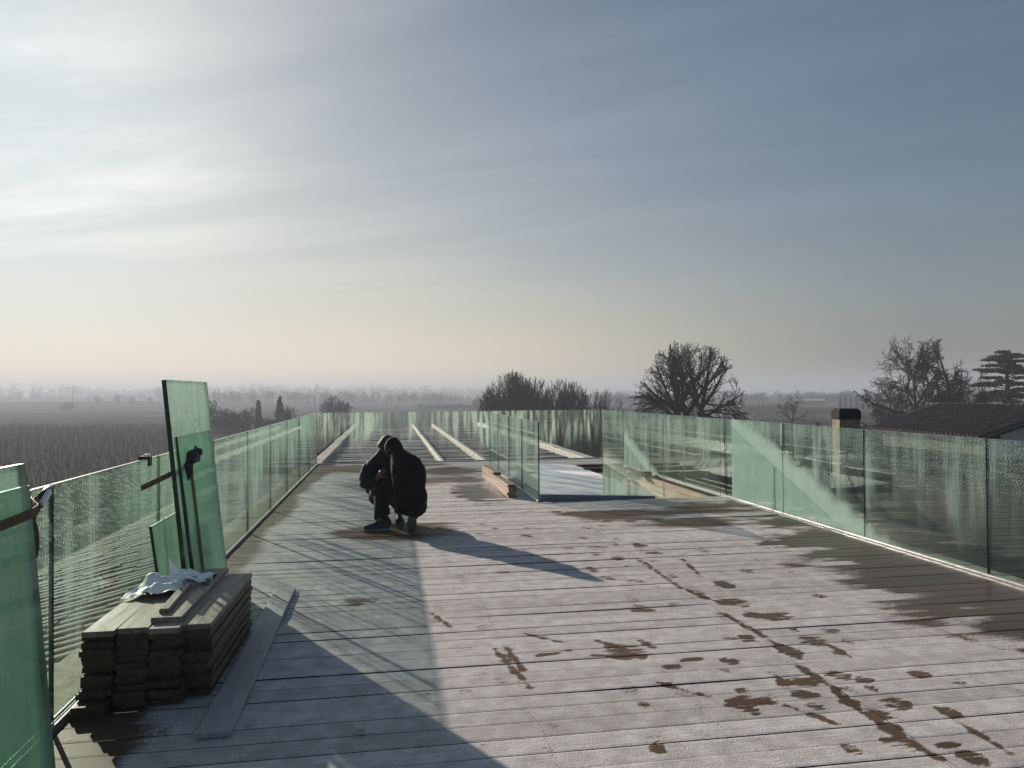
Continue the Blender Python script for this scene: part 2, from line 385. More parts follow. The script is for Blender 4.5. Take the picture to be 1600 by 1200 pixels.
M_fartree = simple('far_tree', (0.045, 0.045, 0.042), 0.9, 0.1, 0.4, 0.1, 0.0)
M_vine = simple('vine_wood', (0.026, 0.022, 0.019), 0.85, 0.2, 0.4, 8.0, 0.0, per=0.2)
M_stake = simple('vine_stake', (0.07, 0.065, 0.058), 0.8, 0.2, 0.3, 8.0, 0.0, per=0.3)
M_screw = simple('screw_steel', (0.02, 0.018, 0.018), 0.5, 0.5, 0.1)


def m_ground(name, cols, scale=0.02, stripe=None):
    m, b, out, _ = mat(name)
    p = b.geo()
    n1 = b.noise(p, scale, 6, 0.6); n2 = b.noise(p, scale*14, 4, 0.65); n3 = b.noise(p, 1.1, 3, 0.6)
    col = b.mix(b.ramp(n1, 0.35, 0.65), cols[0], cols[1])
    col = b.mix(b.ramp(n2, 0.42, 0.72), col, cols[2])
    col = b.mix(b.ramp(n3, 0.5, 0.75, 0, 0.5), col, cols[3])
    df = b.n('ShaderNodeBsdfDiffuse'); b.put(df.inputs[0], col); b.put(df.inputs['Normal'], b.bump(n3, 0.4, 0.1)); out(df.outputs[0])
    return m


M_field = m_ground('winter_field', [(0.060, 0.066, 0.062), (0.080, 0.084, 0.080), (0.112, 0.118, 0.118), (0.072, 0.076, 0.073)])
M_soil = m_ground('vineyard_soil', [(0.062, 0.058, 0.052), (0.075, 0.071, 0.065), (0.10, 0.097, 0.092), (0.050, 0.047, 0.043)], 0.05)
M_pale = m_ground('pale_track', [(0.42, 0.42, 0.41), (0.46, 0.46, 0.45), (0.5, 0.5, 0.5), (0.4, 0.4, 0.38)], 0.05)

# ================================================================== GROUND
GZ = -6.0
def gh(X, Y):
    """relief of the land"""
    r = np.hypot(X, Y)
    return GZ + 3.6*np.exp(-(((X+235)/170)**2+((Y-600)/75)**2)) + 5.0*np.exp(-(((X+520)/420)**2+((Y-1150)/220)**2)) + 0.5*(fbm(X*0.004+50, Y*0.004+50, 3)-0.5)*np.clip((r-150)/300, 0, 1)
q = np.sign(np.linspace(-1, 1, 161))*np.abs(np.linspace(-1, 1, 161))**2.2*3000
gx, gy = np.meshgrid(q, q)
P = np.stack([gx, gy, gh(gx, gy)], -1)
m_ = M(); m_.grid(P); tag(m_.build('ground', M_field), kind='structure')
def sheet(name, pts, z, material):
    m_ = M(); m_.add([(x, y, z) for x, y in pts], [tuple(range(len(pts)))]); return tag(m_.build(name, material), kind='structure')
VINE_POLY = [(-260, 40), (-14, 22), (-26, 100), (-44, 188), (-93, 202), (-260, 250)]
sheet('vineyard_soil', VINE_POLY, GZ+0.06, M_soil)
# pale farm track across the fields: follows the foot of the rise
m_ = M(); xs = np.linspace(-420, -60, 60); ys = 395-0.04*(xs+200)+6*np.sin(xs*0.012)
for w_, off in ((2.2, 0.0),):
    P = np.stack([np.stack([xs, ys+k*w_, gh(xs, ys+k*w_)+0.15], -1) for k in (-1, 1)]); m_.grid(P)
tag(m_.build('farm_track', M_pale), kind='structure')
m_ = M(); xs = np.linspace(-86, -56, 12); ys = 288+0*xs
m_.grid(np.stack([np.stack([xs, ys+k*2.2, gh(xs, ys+k)+0.12], -1) for k in (-1, 1)])); tag(m_.build('field_path', M_pale), kind='structure')

# ================================================================== VINES
def vine_mesh(rs, fine=True):
    m_ = M()
    h = rs.uniform(0.95, 1.25); lx, ly = rs.normal(0, 0.03, 2)
    m_.tube([(0.06, 0, 0), (0.06+lx, ly, h)], [0.018, 0.016], 4, 1, False)
    p = np.array([[0, 0, 0], [rs.normal(0, .03), rs.normal(0, .03), .2], [rs.normal(0, .05), rs.normal(0, .05), .42], [rs.normal(0, .05), rs.normal(0, .05), .58]])
    m_.tube(p, [0.045, 0.035, 0.04, 0.03], 4, 0, True)
    for sgn in (-1, 1):
        e = p[-1]; m_.tube([e, e+np.array([sgn*.16, rs.normal(0, .05), .12]), e+np.array([sgn*.36, rs.normal(0, .08), .16+rs.normal(0, .06)])], [0.022, 0.016, 0.01], 3, 0, True)
    return m_
rsv = np.random.default_rng(11)
def in_poly(x, y, poly):
    ins = np.zeros(len(x), bool); n = len(poly)
    for i in range(n):
        x0, y0 = poly[i]; x1, y1 = poly[(i+1) % n]
        cnd = ((y0 > y) != (y1 > y)) & (x < (x1-x0)*(y-y0)/(y1-y0+1e-12)+x0); ins ^= cnd
    return ins
ra = math.radians(62)
u_, v_ = np.meshgrid(np.arange(-330, 330, 1.75), np.arange(-330, 330, 1.15))
u_ = u_.ravel()+rsv.normal(0, .22, u_.size); v_ = v_.ravel()+rsv.normal(0, .3, v_.size)
VX = u_*math.cos(ra)-v_*math.sin(ra); VY = u_*math.sin(ra)+v_*math.cos(ra)
k = in_poly(VX, VY, VINE_POLY) & (VX > -1.05*VY-12) & (rsv.random(VX.size) > 0.06)
VX, VY = VX[k], VY[k]
o_ = np.argsort(VX**2+VY**2); VX, VY = VX[o_], VY[o_]
# which vines stand clear of the terrace: seen over or through the glass beyond the eaves line
cx_ = VX*math.cos(YAW)-VY*math.sin(YAW); cf_ = VX*math.sin(YAW)+VY*math.cos(YAW)
pxx = 800+1180*cx_/cf_; pyy = 613+1180*7.0/cf_
vis = (pxx > 2) & (pxx < 262) & (pyy < 770-0.24*(pxx-20))
near = np.zeros(len(VX), bool); near[np.where(vis)[0][:300]] = True
vm = [vine_mesh(rsv).mesh('vine', [M_vine, M_stake]) for _ in range(10)]
for i, (x, y) in enumerate(zip(VX[near], VY[near])):
    o = link('vine', vm[i % 10], None, (x, y, GZ+.05), (rsv.normal(0, .04), rsv.normal(0, .04), rsv.uniform(0, 6.28)))
    tag(o, 'bare pruned vine tied to a thin stake in the near rows of the vineyard', 'vine', 'bare vines in the nearest rows of the vineyard')
def vine_mass(name, X, Y, Z, seed):
    rs = np.random.default_rng(seed); protos = [vine_mesh(rs) for _ in range(6)]
    Vs, Fs = [], []; off = 0
    pr = []
    for pm in protos:
        v = np.array(pm.v); tri = []
        for f in pm.f:
            for a in range(1, len(f)-1): tri.append((f[0], f[a], f[a+1]))
        pr.append((v, np.array(tri)))
    sel = rs.integers(0, 6, len(X)); an = rs.uniform(0, 6.28, len(X)); sc2 = rs.uniform(.85, 1.15, len(X))
    for pi, (v, tri) in enumerate(pr):
        idx = np.where(sel == pi)[0]
        ca, sa = np.cos(an[idx])[:, None], np.sin(an[idx])[:, None]
        w = np.stack([ca*v[:, 0]-sa*v[:, 1]+X[idx][:, None], sa*v[:, 0]+ca*v[:, 1]+Y[idx][:, None], v[:, 2]*sc2[idx][:, None]+Z[idx][:, None]], -1)
        Vs.append(w.reshape(-1, 3)); Fs.append((tri[None]+off+(np.arange(len(idx))*len(v))[:, None, None]).reshape(-1, 3)); off += len(idx)*len(v)
    return link(name, fast_mesh(name, np.concatenate(Vs), np.concatenate(Fs), M_vine))
fx, fy = VX[~near], VY[~near]
keep = (pxx[~near] > -1500) & (pxx[~near] < 400) & (cf_[~near] > 20)
o = vine_mass('vine_rows', fx[keep], fy[keep], np.full(keep.sum(), GZ+.05), 5)
tag(o, 'rows of bare vines filling the dark field beyond the glass', 'vines', kind='stuff')
# right-hand vineyard, rows running away from the terrace
uu, vv = np.meshgrid(np.arange(-50, 50, 2.4), np.arange(0, 170, 1.3)); ar = math.radians(24)
X2 = 75+uu.ravel()*math.cos(ar)+vv.ravel()*math.sin(ar); Y2 = 140-uu.ravel()*math.sin(ar)+vv.ravel()*math.cos(ar)
o = vine_mass('vine_rows', X2, Y2, np.full(len(X2), GZ+.02), 6); tag(o, 'distant rows of bare vines running away in front of the far trees', 'vines', kind='stuff')
m_ = M()
for k_ in range(-6, 10):
    u0 = k_*2.4+1.2; a_ = (75+u0*math.cos(ar)+45*math.sin(ar), 140-u0*math.sin(ar)+45*math.cos(ar)); e_ = (75+u0*math.cos(ar)+95*math.sin(ar), 140-u0*math.sin(ar)+95*math.cos(ar))
    nx, ny = math.cos(ar)*.6, -math.sin(ar)*.6
    m_.add([(a_[0]-nx, a_[1]-ny, GZ+.1), (a_[0]+nx, a_[1]+ny, GZ+.1), (e_[0]+nx, e_[1]+ny, GZ+.1), (e_[0]-nx, e_[1]-ny, GZ+.1)], [(0, 1, 2, 3)])
M_strip = m_ground('frosted_grass', [(0.30, 0.30, 0.26), (0.34, 0.34, 0.3), (0.38, 0.38, 0.35), (0.28, 0.28, 0.25)], 0.05)
tag(m_.build('frosted_grass', M_strip), kind='stuff')

# ================================================================== OWN BUILDING BELOW THE TERRACE
XL, XR, YB, YF = -1.509, 4.737, 16.51, -1.0        # glass lines
bw = empty('winery_building'); tag(bw, 'long low building carrying the terrace, with rendered walls and tiled roofs', 'building')
m_ = M(); m_.box(-4.45, 15.9, YF-.5, 40, GZ-.3, -1.12); m_.build('wall', M_wall, bw)
m_ = M(); m_.box(-1.9, 5.1, YF-.3, YB+.35, -1.1, -.16); m_.build('terrace_base', M_dark, bw)
# roof slopes: mono-pitch on either side, channel tiles running down the slope
def slope(name, x0, z0, x1, z1, y0, y1, th=.12):
    m_ = M(); v = [(x0, y0, z0), (x1, y0, z1), (x1, y1, z1), (x0, y1, z0)]
    if x1 < x0: v = v[::-1]
    v2 = [(a, b_, c_-th) for a, b_, c_ in v]
    m_.add(v+v2, [(0, 1, 2, 3), (7, 6, 5, 4)]+[(i, i+4, (i+1) % 4+4, (i+1) % 4) for i in range(4)])
    return m_.build(name, M_dark, bw)
rl = slope('roof', -1.95, -.20, -4.6, -.82, YF, 40)
rr = slope('roof', 5.15, -.20, 16.0, -.33, YF, 40)
def tile_mesh(L, Wd, seed, hgt=.055):
    rs = np.random.default_rng(seed); m_ = M(); n = 6; P = np.zeros((2, n+1, 3))
    for j in range(2):
        ww = Wd*(1.0 if j == 0 else .82)
        for i in range(n+1):
            th = math.pi*i/n; P[j, i] = (j*L, math.cos(th)*ww/2, math.sin(th)*hgt*(1.0 if j == 0 else .8)+(0 if j == 0 else .012))
    m_.grid(P[:, ::-1]); 
    b0 = [(p[0], p[1], p[2]) for p in P[0]]; m_.add(b0, [tuple(range(n+1))]); return m_
def tile_roof(roof, x0, z0, x1, z1, y0, y1, pitch, L, seed, quota=300, material=None):
    rs = np.random.default_rng(seed); Ls = math.hypot(x1-x0, z1-z0); n = int(Ls/L); dirx, dirz = (x1-x0)/Ls, (z1-z0)/Ls
    # local x runs UP the slope from the low end of each tile
    ang = math.atan2(-dirz, abs(dirx)); flip = dirx > 0
    pos = []
    for j in range(int((y1-y0)/pitch)):
        for i in range(n):
            t = (i+1)*L; pos.append((x0+dirx*t, y0+(j+.5)*pitch, z0+dirz*t+.004))
    pos = np.array(pos); d_ = np.hypot(pos[:, 0], pos[:, 1]); infr = (pos[:, 1] > 2.2) & (np.abs(np.arctan2(pos[:, 0], pos[:, 1])-YAW) < .62)
    order = np.argsort(d_+np.where(infr, 0, 1000)); ind = order[:quota]; rest = order[quota:]
    ms = [tile_mesh(L*1.12, pitch*.92, seed+k).mesh('roof_tile', material) for k in range(3)]
    rotz = math.pi if flip else 0.0
    for k_ in ind:
        o = link('roof_tile', ms[k_ % 3], roof, pos[k_]+rs.normal(0, .004, 3), (rs.normal(0, .012), -ang+rs.normal(0, .012), rotz+rs.normal(0, .02)))
    tm = tile_mesh(L*1.12, pitch*.92, seed); tv = np.array(tm.v); tri = np.array([(f[0], f[a], f[a+1]) for f in tm.f for a in range(1, len(f)-1)])
    ca, sa = math.cos(-ang), math.sin(-ang)
    w = np.stack([ca*tv[:, 0]+sa*tv[:, 2], tv[:, 1], -sa*tv[:, 0]+ca*tv[:, 2]], -1)
    if flip: w = w*np.array([-1, -1, 1])
    A = (w[None]+pos[rest][:, None]+rs.normal(0, .006, (len(rest), 1, 3))).reshape(-1, 3)
    Fq = (tri[None]+(np.arange(len(rest))*len(tv))[:, None, None]).reshape(-1, 3)
    o = link('roof_tiles', fast_mesh('roof_tiles', A, Fq, material), roof); o['kind'] = 'stuff'
tile_roof(rl, -1.95, -.20, -4.55, -.808, YF, 40, .20, .34, 21, 300, M_tile)
tile_roof(rr, 5.15, -.20, 15.9, -.328, YF, 40, .22, .42, 22, 300, M_tile)
# stone coping outside the left and right glass
for x0, x1, seed in ((-1.90, -1.60, 1), (4.86, 5.10, 2)):
    m_ = M(); rs = np.random.default_rng(seed); y = YF
    while y < YB+.2:
        L = rs.uniform(.9, 1.1); m_.obox((x0+x1)/2, y+L/2, -.17, -.045+rs.normal(0, .004), x1-x0, L-.012, 0, 0, .012); y += L
    o = m_.build('coping', M_kerb, bw)
# rear roof beyond the back glass: low side walls, two ridge beams, frosty battens across
m_ = M(); m_.box(-1.62, 4.75, YB+.36, 38, -1.1, -.42); m_.build('rear_roof_deck', M_dark, bw)
for (x0, x1, z0, z1, y1) in ((-1.72, -1.45, -.42, -.02, 37.5), (4.50, 4.78, -.42, -.02, 37.5)):
    m_ = M(); y = YB+.4
    while y < y1: m_.obox((x0+x1)/2, y+.6, z0, z1+rng.normal(0, .006), x1-x0, 1.19, 0, 0, .015); y += 1.2
    m_.build('parapet', M_beam, bw)
for x, w_, y1 in ((1.205, .09, 36), (2.18, .11, 36)):
    m_ = M(); y = YB+.42
    while y < y1: m_.obox(x, y+1.5, -.30, -.035+rng.normal(0, .004), w_, 2.99, rng.normal(0, .002), 0, .01); y += 3.0
    m_.build('ridge_beam', M_beam, bw)
smeshes = []
for k_ in range(5):
    m_ = M(); xs = np.linspace(-1.44, 4.49, 25); rs = np.random.default_rng(40+k_)
    yw = .018*(fbm(xs*.9+k_*9, xs*0+k_, 8)-.5)*2; zw = .022*(fbm(xs*.7+k_*5, xs*0, 9)-.5)*2
    row_ = lambda a, b_: np.stack([xs, yw+a, zw+b_], -1)
    m_.grid(np.stack([row_(-.05, -.17), row_(-.05, 0)]), 1, False); m_.grid(np.stack([row_(-.05, 0), row_(.05, .008)]), 0, False); m_.grid(np.stack([row_(.05, .008), row_(.05, -.17)]), 1, False)
    smeshes.append(m_.mesh('batten', [M_slat, M_slat_shade]))
y = YB+.55; k_ = 0
while y < 37:
    link('batten', smeshes[k_ % 5], bw, (0, y, -.16+rng.normal(0, .006)), (rng.normal(0, .02), rng.normal(0, .0015), rng.normal(0, .0025))); y += .29; k_ += 1

# ================================================================== TERRACE DECK
deck = empty('deck'); tag(deck, 'timber terrace deck of frosted boards with footprints', kind='structure')
FOOT = [(2.43, 6.72, 0.099, 0.106, 0.75), (2.56, 5.53, 0.083, 0.17, 1.0), (2.26, 5.34, 0.08, 0.103, 0.75), (2.41, 5.05, 0.152, 0.142, 1.0), (2.52, 4.68, 0.15, 0.127, 1.0), (2.4, 4.75, 0.096, 0.085, 1.0), (2.72, 4.36, 0.081, 0.077, 0.75), (2.51, 4.4, 0.045, 0.071, 0.75), (2.5, 4.19, 0.107, 0.128, 1.0), (2.27, 4.06, 0.082, 0.129, 1.0), (2.7, 4.15, 0.057, 0.066, 0.75), (2.0, 3.72, 0.038, 0.08, 0.75), (2.1, 3.6, 0.116, 0.085, 1.0), (2.0, 3.62, 0.055, 0.076, 1.0), (1.86, 3.96, 0.06, 0.078, 1.0), (1.77, 3.83, 0.045, 0.054, 0.75), (1.74, 3.55, 0.066, 0.056, 1.0), (1.68, 3.43, 0.132, 0.103, 1.0), (1.79, 3.42, 0.075, 0.059, 1.0), (1.67, 3.32, 0.05, 0.055, 1.0), (2.02, 3.46, 0.1, 0.079, 1.0), (2.0, 3.33, 0.062, 0.059, 1.0), (2.33, 3.65, 0.069, 0.09, 1.0), (2.42, 3.57, 0.068, 0.064, 1.0), (2.39, 3.46, 0.048, 0.061, 0.75), (2.4, 3.28, 0.097, 0.093, 1.0), (2.76, 3.59, 0.081, 0.076, 1.0), (2.26, 3.47, 0.06, 0.05, 0.75), (2.18, 3.33, 0.063, 0.076, 1.0), (2.22, 3.18, 0.071, 0.086, 1.0), (2.19, 3.04, 0.069, 0.105, 1.0), (2.13, 2.92, 0.086, 0.098, 1.0), (1.9, 2.9, 0.045, 0.069, 1.0), (2.31, 2.86, 0.095, 0.035, 1.0), (2.34, 2.74, 0.063, 0.093, 1.0), (2.57, 3.14, 0.05, 0.09, 1.0), (1.69, 4.03, 0.1, 0.059, 1.0), (2.04, 4.32, 0.058, 0.069, 0.75), (2.14, 4.3, 0.072, 0.093, 1.0), (1.51, 3.93, 0.078, 0.055, 1.0), (2.53, 3.97, 0.041, 0.06, 0.75), (1.41, 3.71, 0.049, 0.045, 0.75), (2.87, 3.46, 0.054, 0.055, 0.75), (1.11, 3.05, 0.045, 0.054, 1.0), (1.5, 4.33, 0.043, 0.131, 1.0), (1.21, 3.5, 0.035, 0.057, 0.75), (2.28, 5.86, 0.058, 0.123, 0.75), (2.94, 5.9, 0.079, 0.105, 0.75), (3.69, 7.04, 0.083, 0.127, 0.75), (2.93, 6.72, 0.101, 0.132, 0.75), (1.34, 4.21, 0.155, 0.171, 0.85), (0.88, 4.26, 0.097, 0.044, 0.45), (0.61, 4.82, 0.072, 0.092, 0.45), (0.46, 4.42, 0.053, 0.058, 0.45), (0.51, 4.08, 0.049, 0.083, 0.45), (0.56, 3.91, 0.052, 0.061, 0.45), (0.37, 3.8, 0.045, 0.042, 0.45), (0.17, 3.79, 0.044, 0.056, 0.45), (0.62, 3.52, 0.042, 0.05, 0.45), (0.72, 3.32, 0.055, 0.068, 0.45), (0.66, 3.11, 0.038, 0.049, 0.45), (0.4, 3.18, 0.043, 0.061, 0.45), (0.19, 3.18, 0.066, 0.059, 0.45), (-0.13, 3.41, 0.045, 0.089, 0.45), (0.32, 3.34, 0.04, 0.033, 0.45), (1.19, 3.67, 0.062, 0.072, 0.45), (1.2, 3.48, 0.032, 0.052, 0.45), (1.12, 3.06, 0.038, 0.071, 0.45), (0.0, 4.18, 0.067, 0.085, 0.45), (-0.22, 5.56, 0.162, 0.149, 0.85), (-0.09, 4.56, 0.08, 0.081, 0.45), (0.52, 6.77, 0.101, 0.181, 0.45), (0.56, 6.14, 0.083, 0.186, 0.45), (0.36, 5.39, 0.088, 0.142, 0.45), (1.86, 5.81, 0.071, 0.109, 0.45), (2.09, 5.84, 0.054, 0.112, 0.45), (0.14, 5.32, 0.07, 0.083, 0.45), (0.08, 5.22, 0.046, 0.08, 0.45), (1.0, 4.84, 0.051, 0.096, 0.45), (0.9, 4.63, 0.042, 0.065, 0.45), (-0.28, 4.56, 0.079, 0.08, 0.45), (0.19, 4.9, 0.043, 0.07, 0.45), (-0.34, 3.79, 0.033, 0.033, 0.45)]
SEG = [(2.21, 6.5, 2.19, 5.49), (2.19, 5.49, 2.31, 5.07), (2.22, 4.79, 2.26, 4.32), (2.25, 4.24, 2.26, 3.94), (2.19, 3.81, 2.21, 3.47), (2.2, 3.5, 2.17, 3.22), (2.17, 3.22, 2.2, 2.85), (2.2, 2.83, 2.21, 2.71), (2.56, 4.09, 2.56, 3.9), (1.87, 3.35, 1.99, 3.12), (1.36, 3.73, 1.55, 3.53), (2.54, 3.2, 2.52, 2.75), (2.59, 6.43, 2.5, 5.9), (2.33, 4.71, 2.49, 4.63), (0.61, 4.39, 0.7, 3.79), (0.68, 4.42, 0.71, 4.04), (0.28, 5.18, 0.39, 4.86), (1.24, 4.43, 1.35, 4.25), (1.15, 4.18, 1.42, 4.12), (0.84, 4.64, 1.03, 4.43), (0.83, 4.23, 1.03, 4.29)]
rf = np.random.default_rng(5)
extra = []
for _ in range(150):                                   # fainter prints trodden all over
    X_, Y_ = rf.uniform(-1.2, 4.0), rf.uniform(2.6, 12)
    extra.append((X_, Y_, rf.uniform(.04, .055), rf.uniform(.10, .14), rf.uniform(.18, .5)))
for _ in range(60):                                    # scuffs by the near middle and along the track
    X_, Y_ = 1.9+rf.normal(0, .5), rf.uniform(5.0, 9.5); extra.append((X_, Y_, rf.uniform(.05, .10), rf.uniform(.06, .13), rf.uniform(.35, .9)))
PRINTS = FOOT+extra
def frost_at(X, Y):
    f = np.full(X.shape, .80)+.16*(fbm(X*1.3+20, Y*1.3+20, 31)-.5)
    row = np.floor((Y-2.947)/.15); rw = vnoise(row*7.3, X*0+.5, 77)
    # sun-thawed wet ground by the right-hand glass, tongues run along the boards
    tong = .55*fbm(X*.9+row*.45, Y*1.3, 12, 4)+.45*fbm(X*2.1+row*2.7, Y*2.0, 13, 3)
    d_ = 4.70-X
    reach = np.interp(Y, [1, 2.6, 3.4, 4.3, 5.2, 6.2, 7.2, 8.2, 9.3, 10.3, 12], [.5, .6, .85, 1.15, 1.25, 1.05, .7, .45, .3, .15, .0])
    f -= np.clip((reach-d_)/.55+(tong-.5)*3.0+(rw-.5)*.3+.30, 0, 1.25)*(reach > 0.02)*np.clip((reach+1.1-d_)/.5, 0, 1)
    # narrow thaw by the left glass and blotches further off
    f -= np.clip((X*-1-1.12+.5*(fbm(X*1.5, Y*.7, 14)-.5))/.15, 0, 1)*.5
    for (cx, cy, rx_, ry_, st_) in ((-.9, 15.4, .7, .9, .7), (1.35, 11.6, .42, 1.5, 1.0), (1.2, 14.6, .8, .8, .6), (.1, 8.3, .75, .55, .75), (-.2, 12.5, .9, .8, .35), (2.8, 8.9, .8, .45, .7), (3.4, 8.2, .7, .35, .6), (4.0, 9.2, .6, .5, .6), (.9, 13, .8, .6, .5), (-1.3, 3.55, .3, .5, .55), (-1.2, 2.9, .4, .3, .5), (.3, 15.9, 1.2, .5, .5)):
        f -= st_*np.clip(1.25-((X-cx)/rx_)**2-((Y-cy)/ry_)**2+1.6*(fbm(X*1.8+row*1.7, Y*1.6, 15, 3)-.5), 0, 1)
    for i, (px_, py_, a_, b_, st_) in enumerate(PRINTS):
        box = (np.abs(X-px_) < .32) & (np.abs(Y-py_) < .32)
        if not box.any(): continue
        x_, y_ = X[box]-px_, Y[box]-py_
        an = -.25+.5*((i*37) % 11)/11; a_, b_ = a_*.80, b_*.80; x2, y2 = x_*math.cos(an)-y_*math.sin(an), x_*math.sin(an)+y_*math.cos(an)
        e = (x2/a_)**2+(y2/b_)**2+2.3*(fbm(X[box]*11+i, Y[box]*42, 16, 4)-.5)
        core = np.clip((1.25-e)/.75, 0, 1)
        tread = 1.0 if st_ > .8 else .55+.45*(np.sin(y2*190+3*np.sin(x2*70)) > 0)
        rim = np.clip(1-np.abs(e-1.45)/.25, 0, 1)*.12
        core = core*np.clip(2.6*fbm(X[box]*9+i*3, Y[box]*75, 18, 3)-.42, 0, 1.05); f[box] += rim-core*st_*tread*.74
    for (x0, y0, x1, y1) in SEG:
        dx_, dy_ = x1-x0, y1-y0; L2 = dx_*dx_+dy_*dy_
        t = np.clip(((X-x0)*dx_+(Y-y0)*dy_)/L2, 0, 1)
        dd = np.hypot(X-x0-t*dx_, Y-y0-t*dy_)
        f -= np.clip(1.3-dd/.022+1.6*(vnoise(X*22, Y*22, 17)-.5), 0, 1)*.62
    wet = np.clip((reach-d_)/.5+.6+(tong-.5), 0, 1)*(reach > .02)
    wet = np.maximum(wet, np.clip(1.2-((X-1.4)/.5)**2-((Y-11.5)/1.8)**2, 0, 1))
    f += 3.2*wet*np.clip(fbm(X*1.9+row*1.3, Y*3.6, 25, 4)-.50, 0, .25)*(f < .5)
    return np.clip(f, -.35, 1.1), wet
rb = np.random.default_rng(3)
def deck_board(x0, x1, yc, res):
    nx = max(2, int((x1-x0)/(res*1.5))); ny = max(2, int(.1456/res)); hw = .0728
    xs = np.linspace(x0, x1, nx+1); ys = np.linspace(-hw, hw, ny+1)
    gx, gy = np.meshgrid(xs, ys)
    edge = np.clip((np.abs(gy)-(hw-.006))/.006, 0, 1)
    dz_ = rb.normal(0, .0012); tilt = rb.normal(0, .006); bow = rb.normal(0, .002)
    gz = dz_+tilt*gy+bow*np.sin((gx-x0)/(x1-x0)*6)-edge*.0015
    fr, wet = frost_at(gx, gy+yc)
    cxm = (x0+x1)/2
    n = gx.size; w = nx+1
    idx = (np.arange(ny)[:, None]*w+np.arange(nx)[None]).ravel()
    V = np.stack([gx-cxm, gy, gz], -1).reshape(-1, 3); Fq = np.stack([idx, idx+1, idx+w+1, idx+w], -1)
    zt, zb_ = dz_-.0042, -.027
    sv = np.array([(x0-cxm, -hw, zb_), (x1-cxm, -hw, zb_), (x1-cxm, hw, zb_), (x0-cxm, hw, zb_), (x0-cxm, -hw, zt), (x1-cxm, -hw, zt), (x1-cxm, hw, zt), (x0-cxm, hw, zt)])
    sf = np.array([(0, 1, 5, 4), (1, 2, 6, 5), (2, 3, 7, 6), (3, 0, 4, 7)])+n
    me = fast_mesh('deck_board', np.concatenate([V, sv]), np.concatenate([Fq, sf]), M_deck)
    for nm, arr in (('frost', fr), ('wet', wet)):
        a = me.attributes.new(nm, 'FLOAT', 'POINT'); a.data.foreach_set('value', np.concatenate([arr.ravel(), np.full(8, arr.mean()*.4)]).astype(np.float32))
    link('deck_board', me, deck, (cxm, yc, 0), (0, 0, rb.normal(0, .0005)))
SLX0, SLX1, SLY0, SLY1 = 2.06, 3.72, 10.24, 15.05
y = 2.947+.075-27*.15
while y < YB+.05:
    if y > -1.0:
        res = .0125 if y < 5.2 else (.02 if y < 9 else .04)
        if y < 2.2: res = .05
        jx = 2.222+rb.normal(0, .004)
        if y < SLY0-.08:
            deck_board(-1.455, jx-.0015, y, res); deck_board(jx+.0015, 4.685, y, res)
        elif y < SLY1+.1: deck_board(-1.455, 2.05, y, res)
        else: deck_board(-1.455, jx-.0015, y, res); deck_board(jx+.0015, 4.685, y, res)
    y += .15
# screws: two in every board over every joist
m_ = M(); y = 2.947+.075
while y < 9.5:
    for xj in (-1.38, -.86, -.12, .66, 1.44, 2.165, 2.28, 2.98, 3.7, 4.45):
        for dy in (-.042, .042):
            r_ = .0042; cxs, cys = xj+rb.normal(0, .006), y+dy+rb.normal(0, .004)
            m_.add([(cxs+r_*math.cos(t), cys+r_*math.sin(t), .0035) for t in np.linspace(0, 2*math.pi, 7)[:6]], [tuple(range(6))])
    y += .15
o = m_.build('screw_heads', M_screw, deck); o['kind'] = 'stuff'
# open strip along the right-hand glass where the boards are still missing
m_ = M(); m_.box(SLX1, 4.68, SLY0, SLY1+.02, -.30, -.158); m_.build('joist_pit', M_dark, deck)  # near-black box paints the shade inside the opening
for x in (4.02, 4.30, 4.58):
    m_ = M(); m_.obox(x, (SLY0+SLY1)/2, -.155, -.034, .075, SLY1-SLY0-.06, rb.normal(0, .003), 0, .004); m_.build('joist', M_raw, deck)
# frosted membrane panels over the stair hatch, wedge-raised at the near left
hat = empty('stair_hatch'); tag(hat, 'low white frosted hatch cover of four membrane panels beside the glass screen', 'hatch cover')
ed = np.array([SLY0, 11.5, 12.75, 13.95, SLY1])
for i in range(4):
    xs = np.linspace(SLX0, SLX1, 14); ys = np.linspace(ed[i]+.006, ed[i+1]-.006, 10); gx, gy = np.meshgrid(xs, ys)
    gz = .105-.075*(gx-SLX0)/(SLX1-SLX0)+.012*(fbm(gx*1.4, gy*1.4+i*3, 19)-.5)-.012*(np.abs(gy-(ed[i]+ed[i+1])/2) > (ed[i+1]-ed[i])/2-.02)
    m_ = M(); m_.grid(np.stack([gx, gy, gz], -1)); m_.build('membrane_panel', M_membrane, hat)
m_ = M(); v = [(SLX0, SLY0, -.02), (SLX1, SLY0, -.02), (SLX1, SLY1, -.02), (SLX0, SLY1, -.02), (SLX0, SLY0, .088), (SLX1, SLY0, .014), (SLX1, SLY1, .014), (SLX0, SLY1, .088)]
m_.add(v, [(0, 1, 5, 4), (1, 2, 6, 5), (2, 3, 7, 6), (3, 0, 4, 7), (0, 3, 2, 1)])
m_.build('hatch_frame', simple('shaded_hatch_side', (0.17, 0.20, 0.29), 0.45, 0.5, 0.15, 4, 0.1), hat)  # blue-grey stands for the shade on the hatch's front face

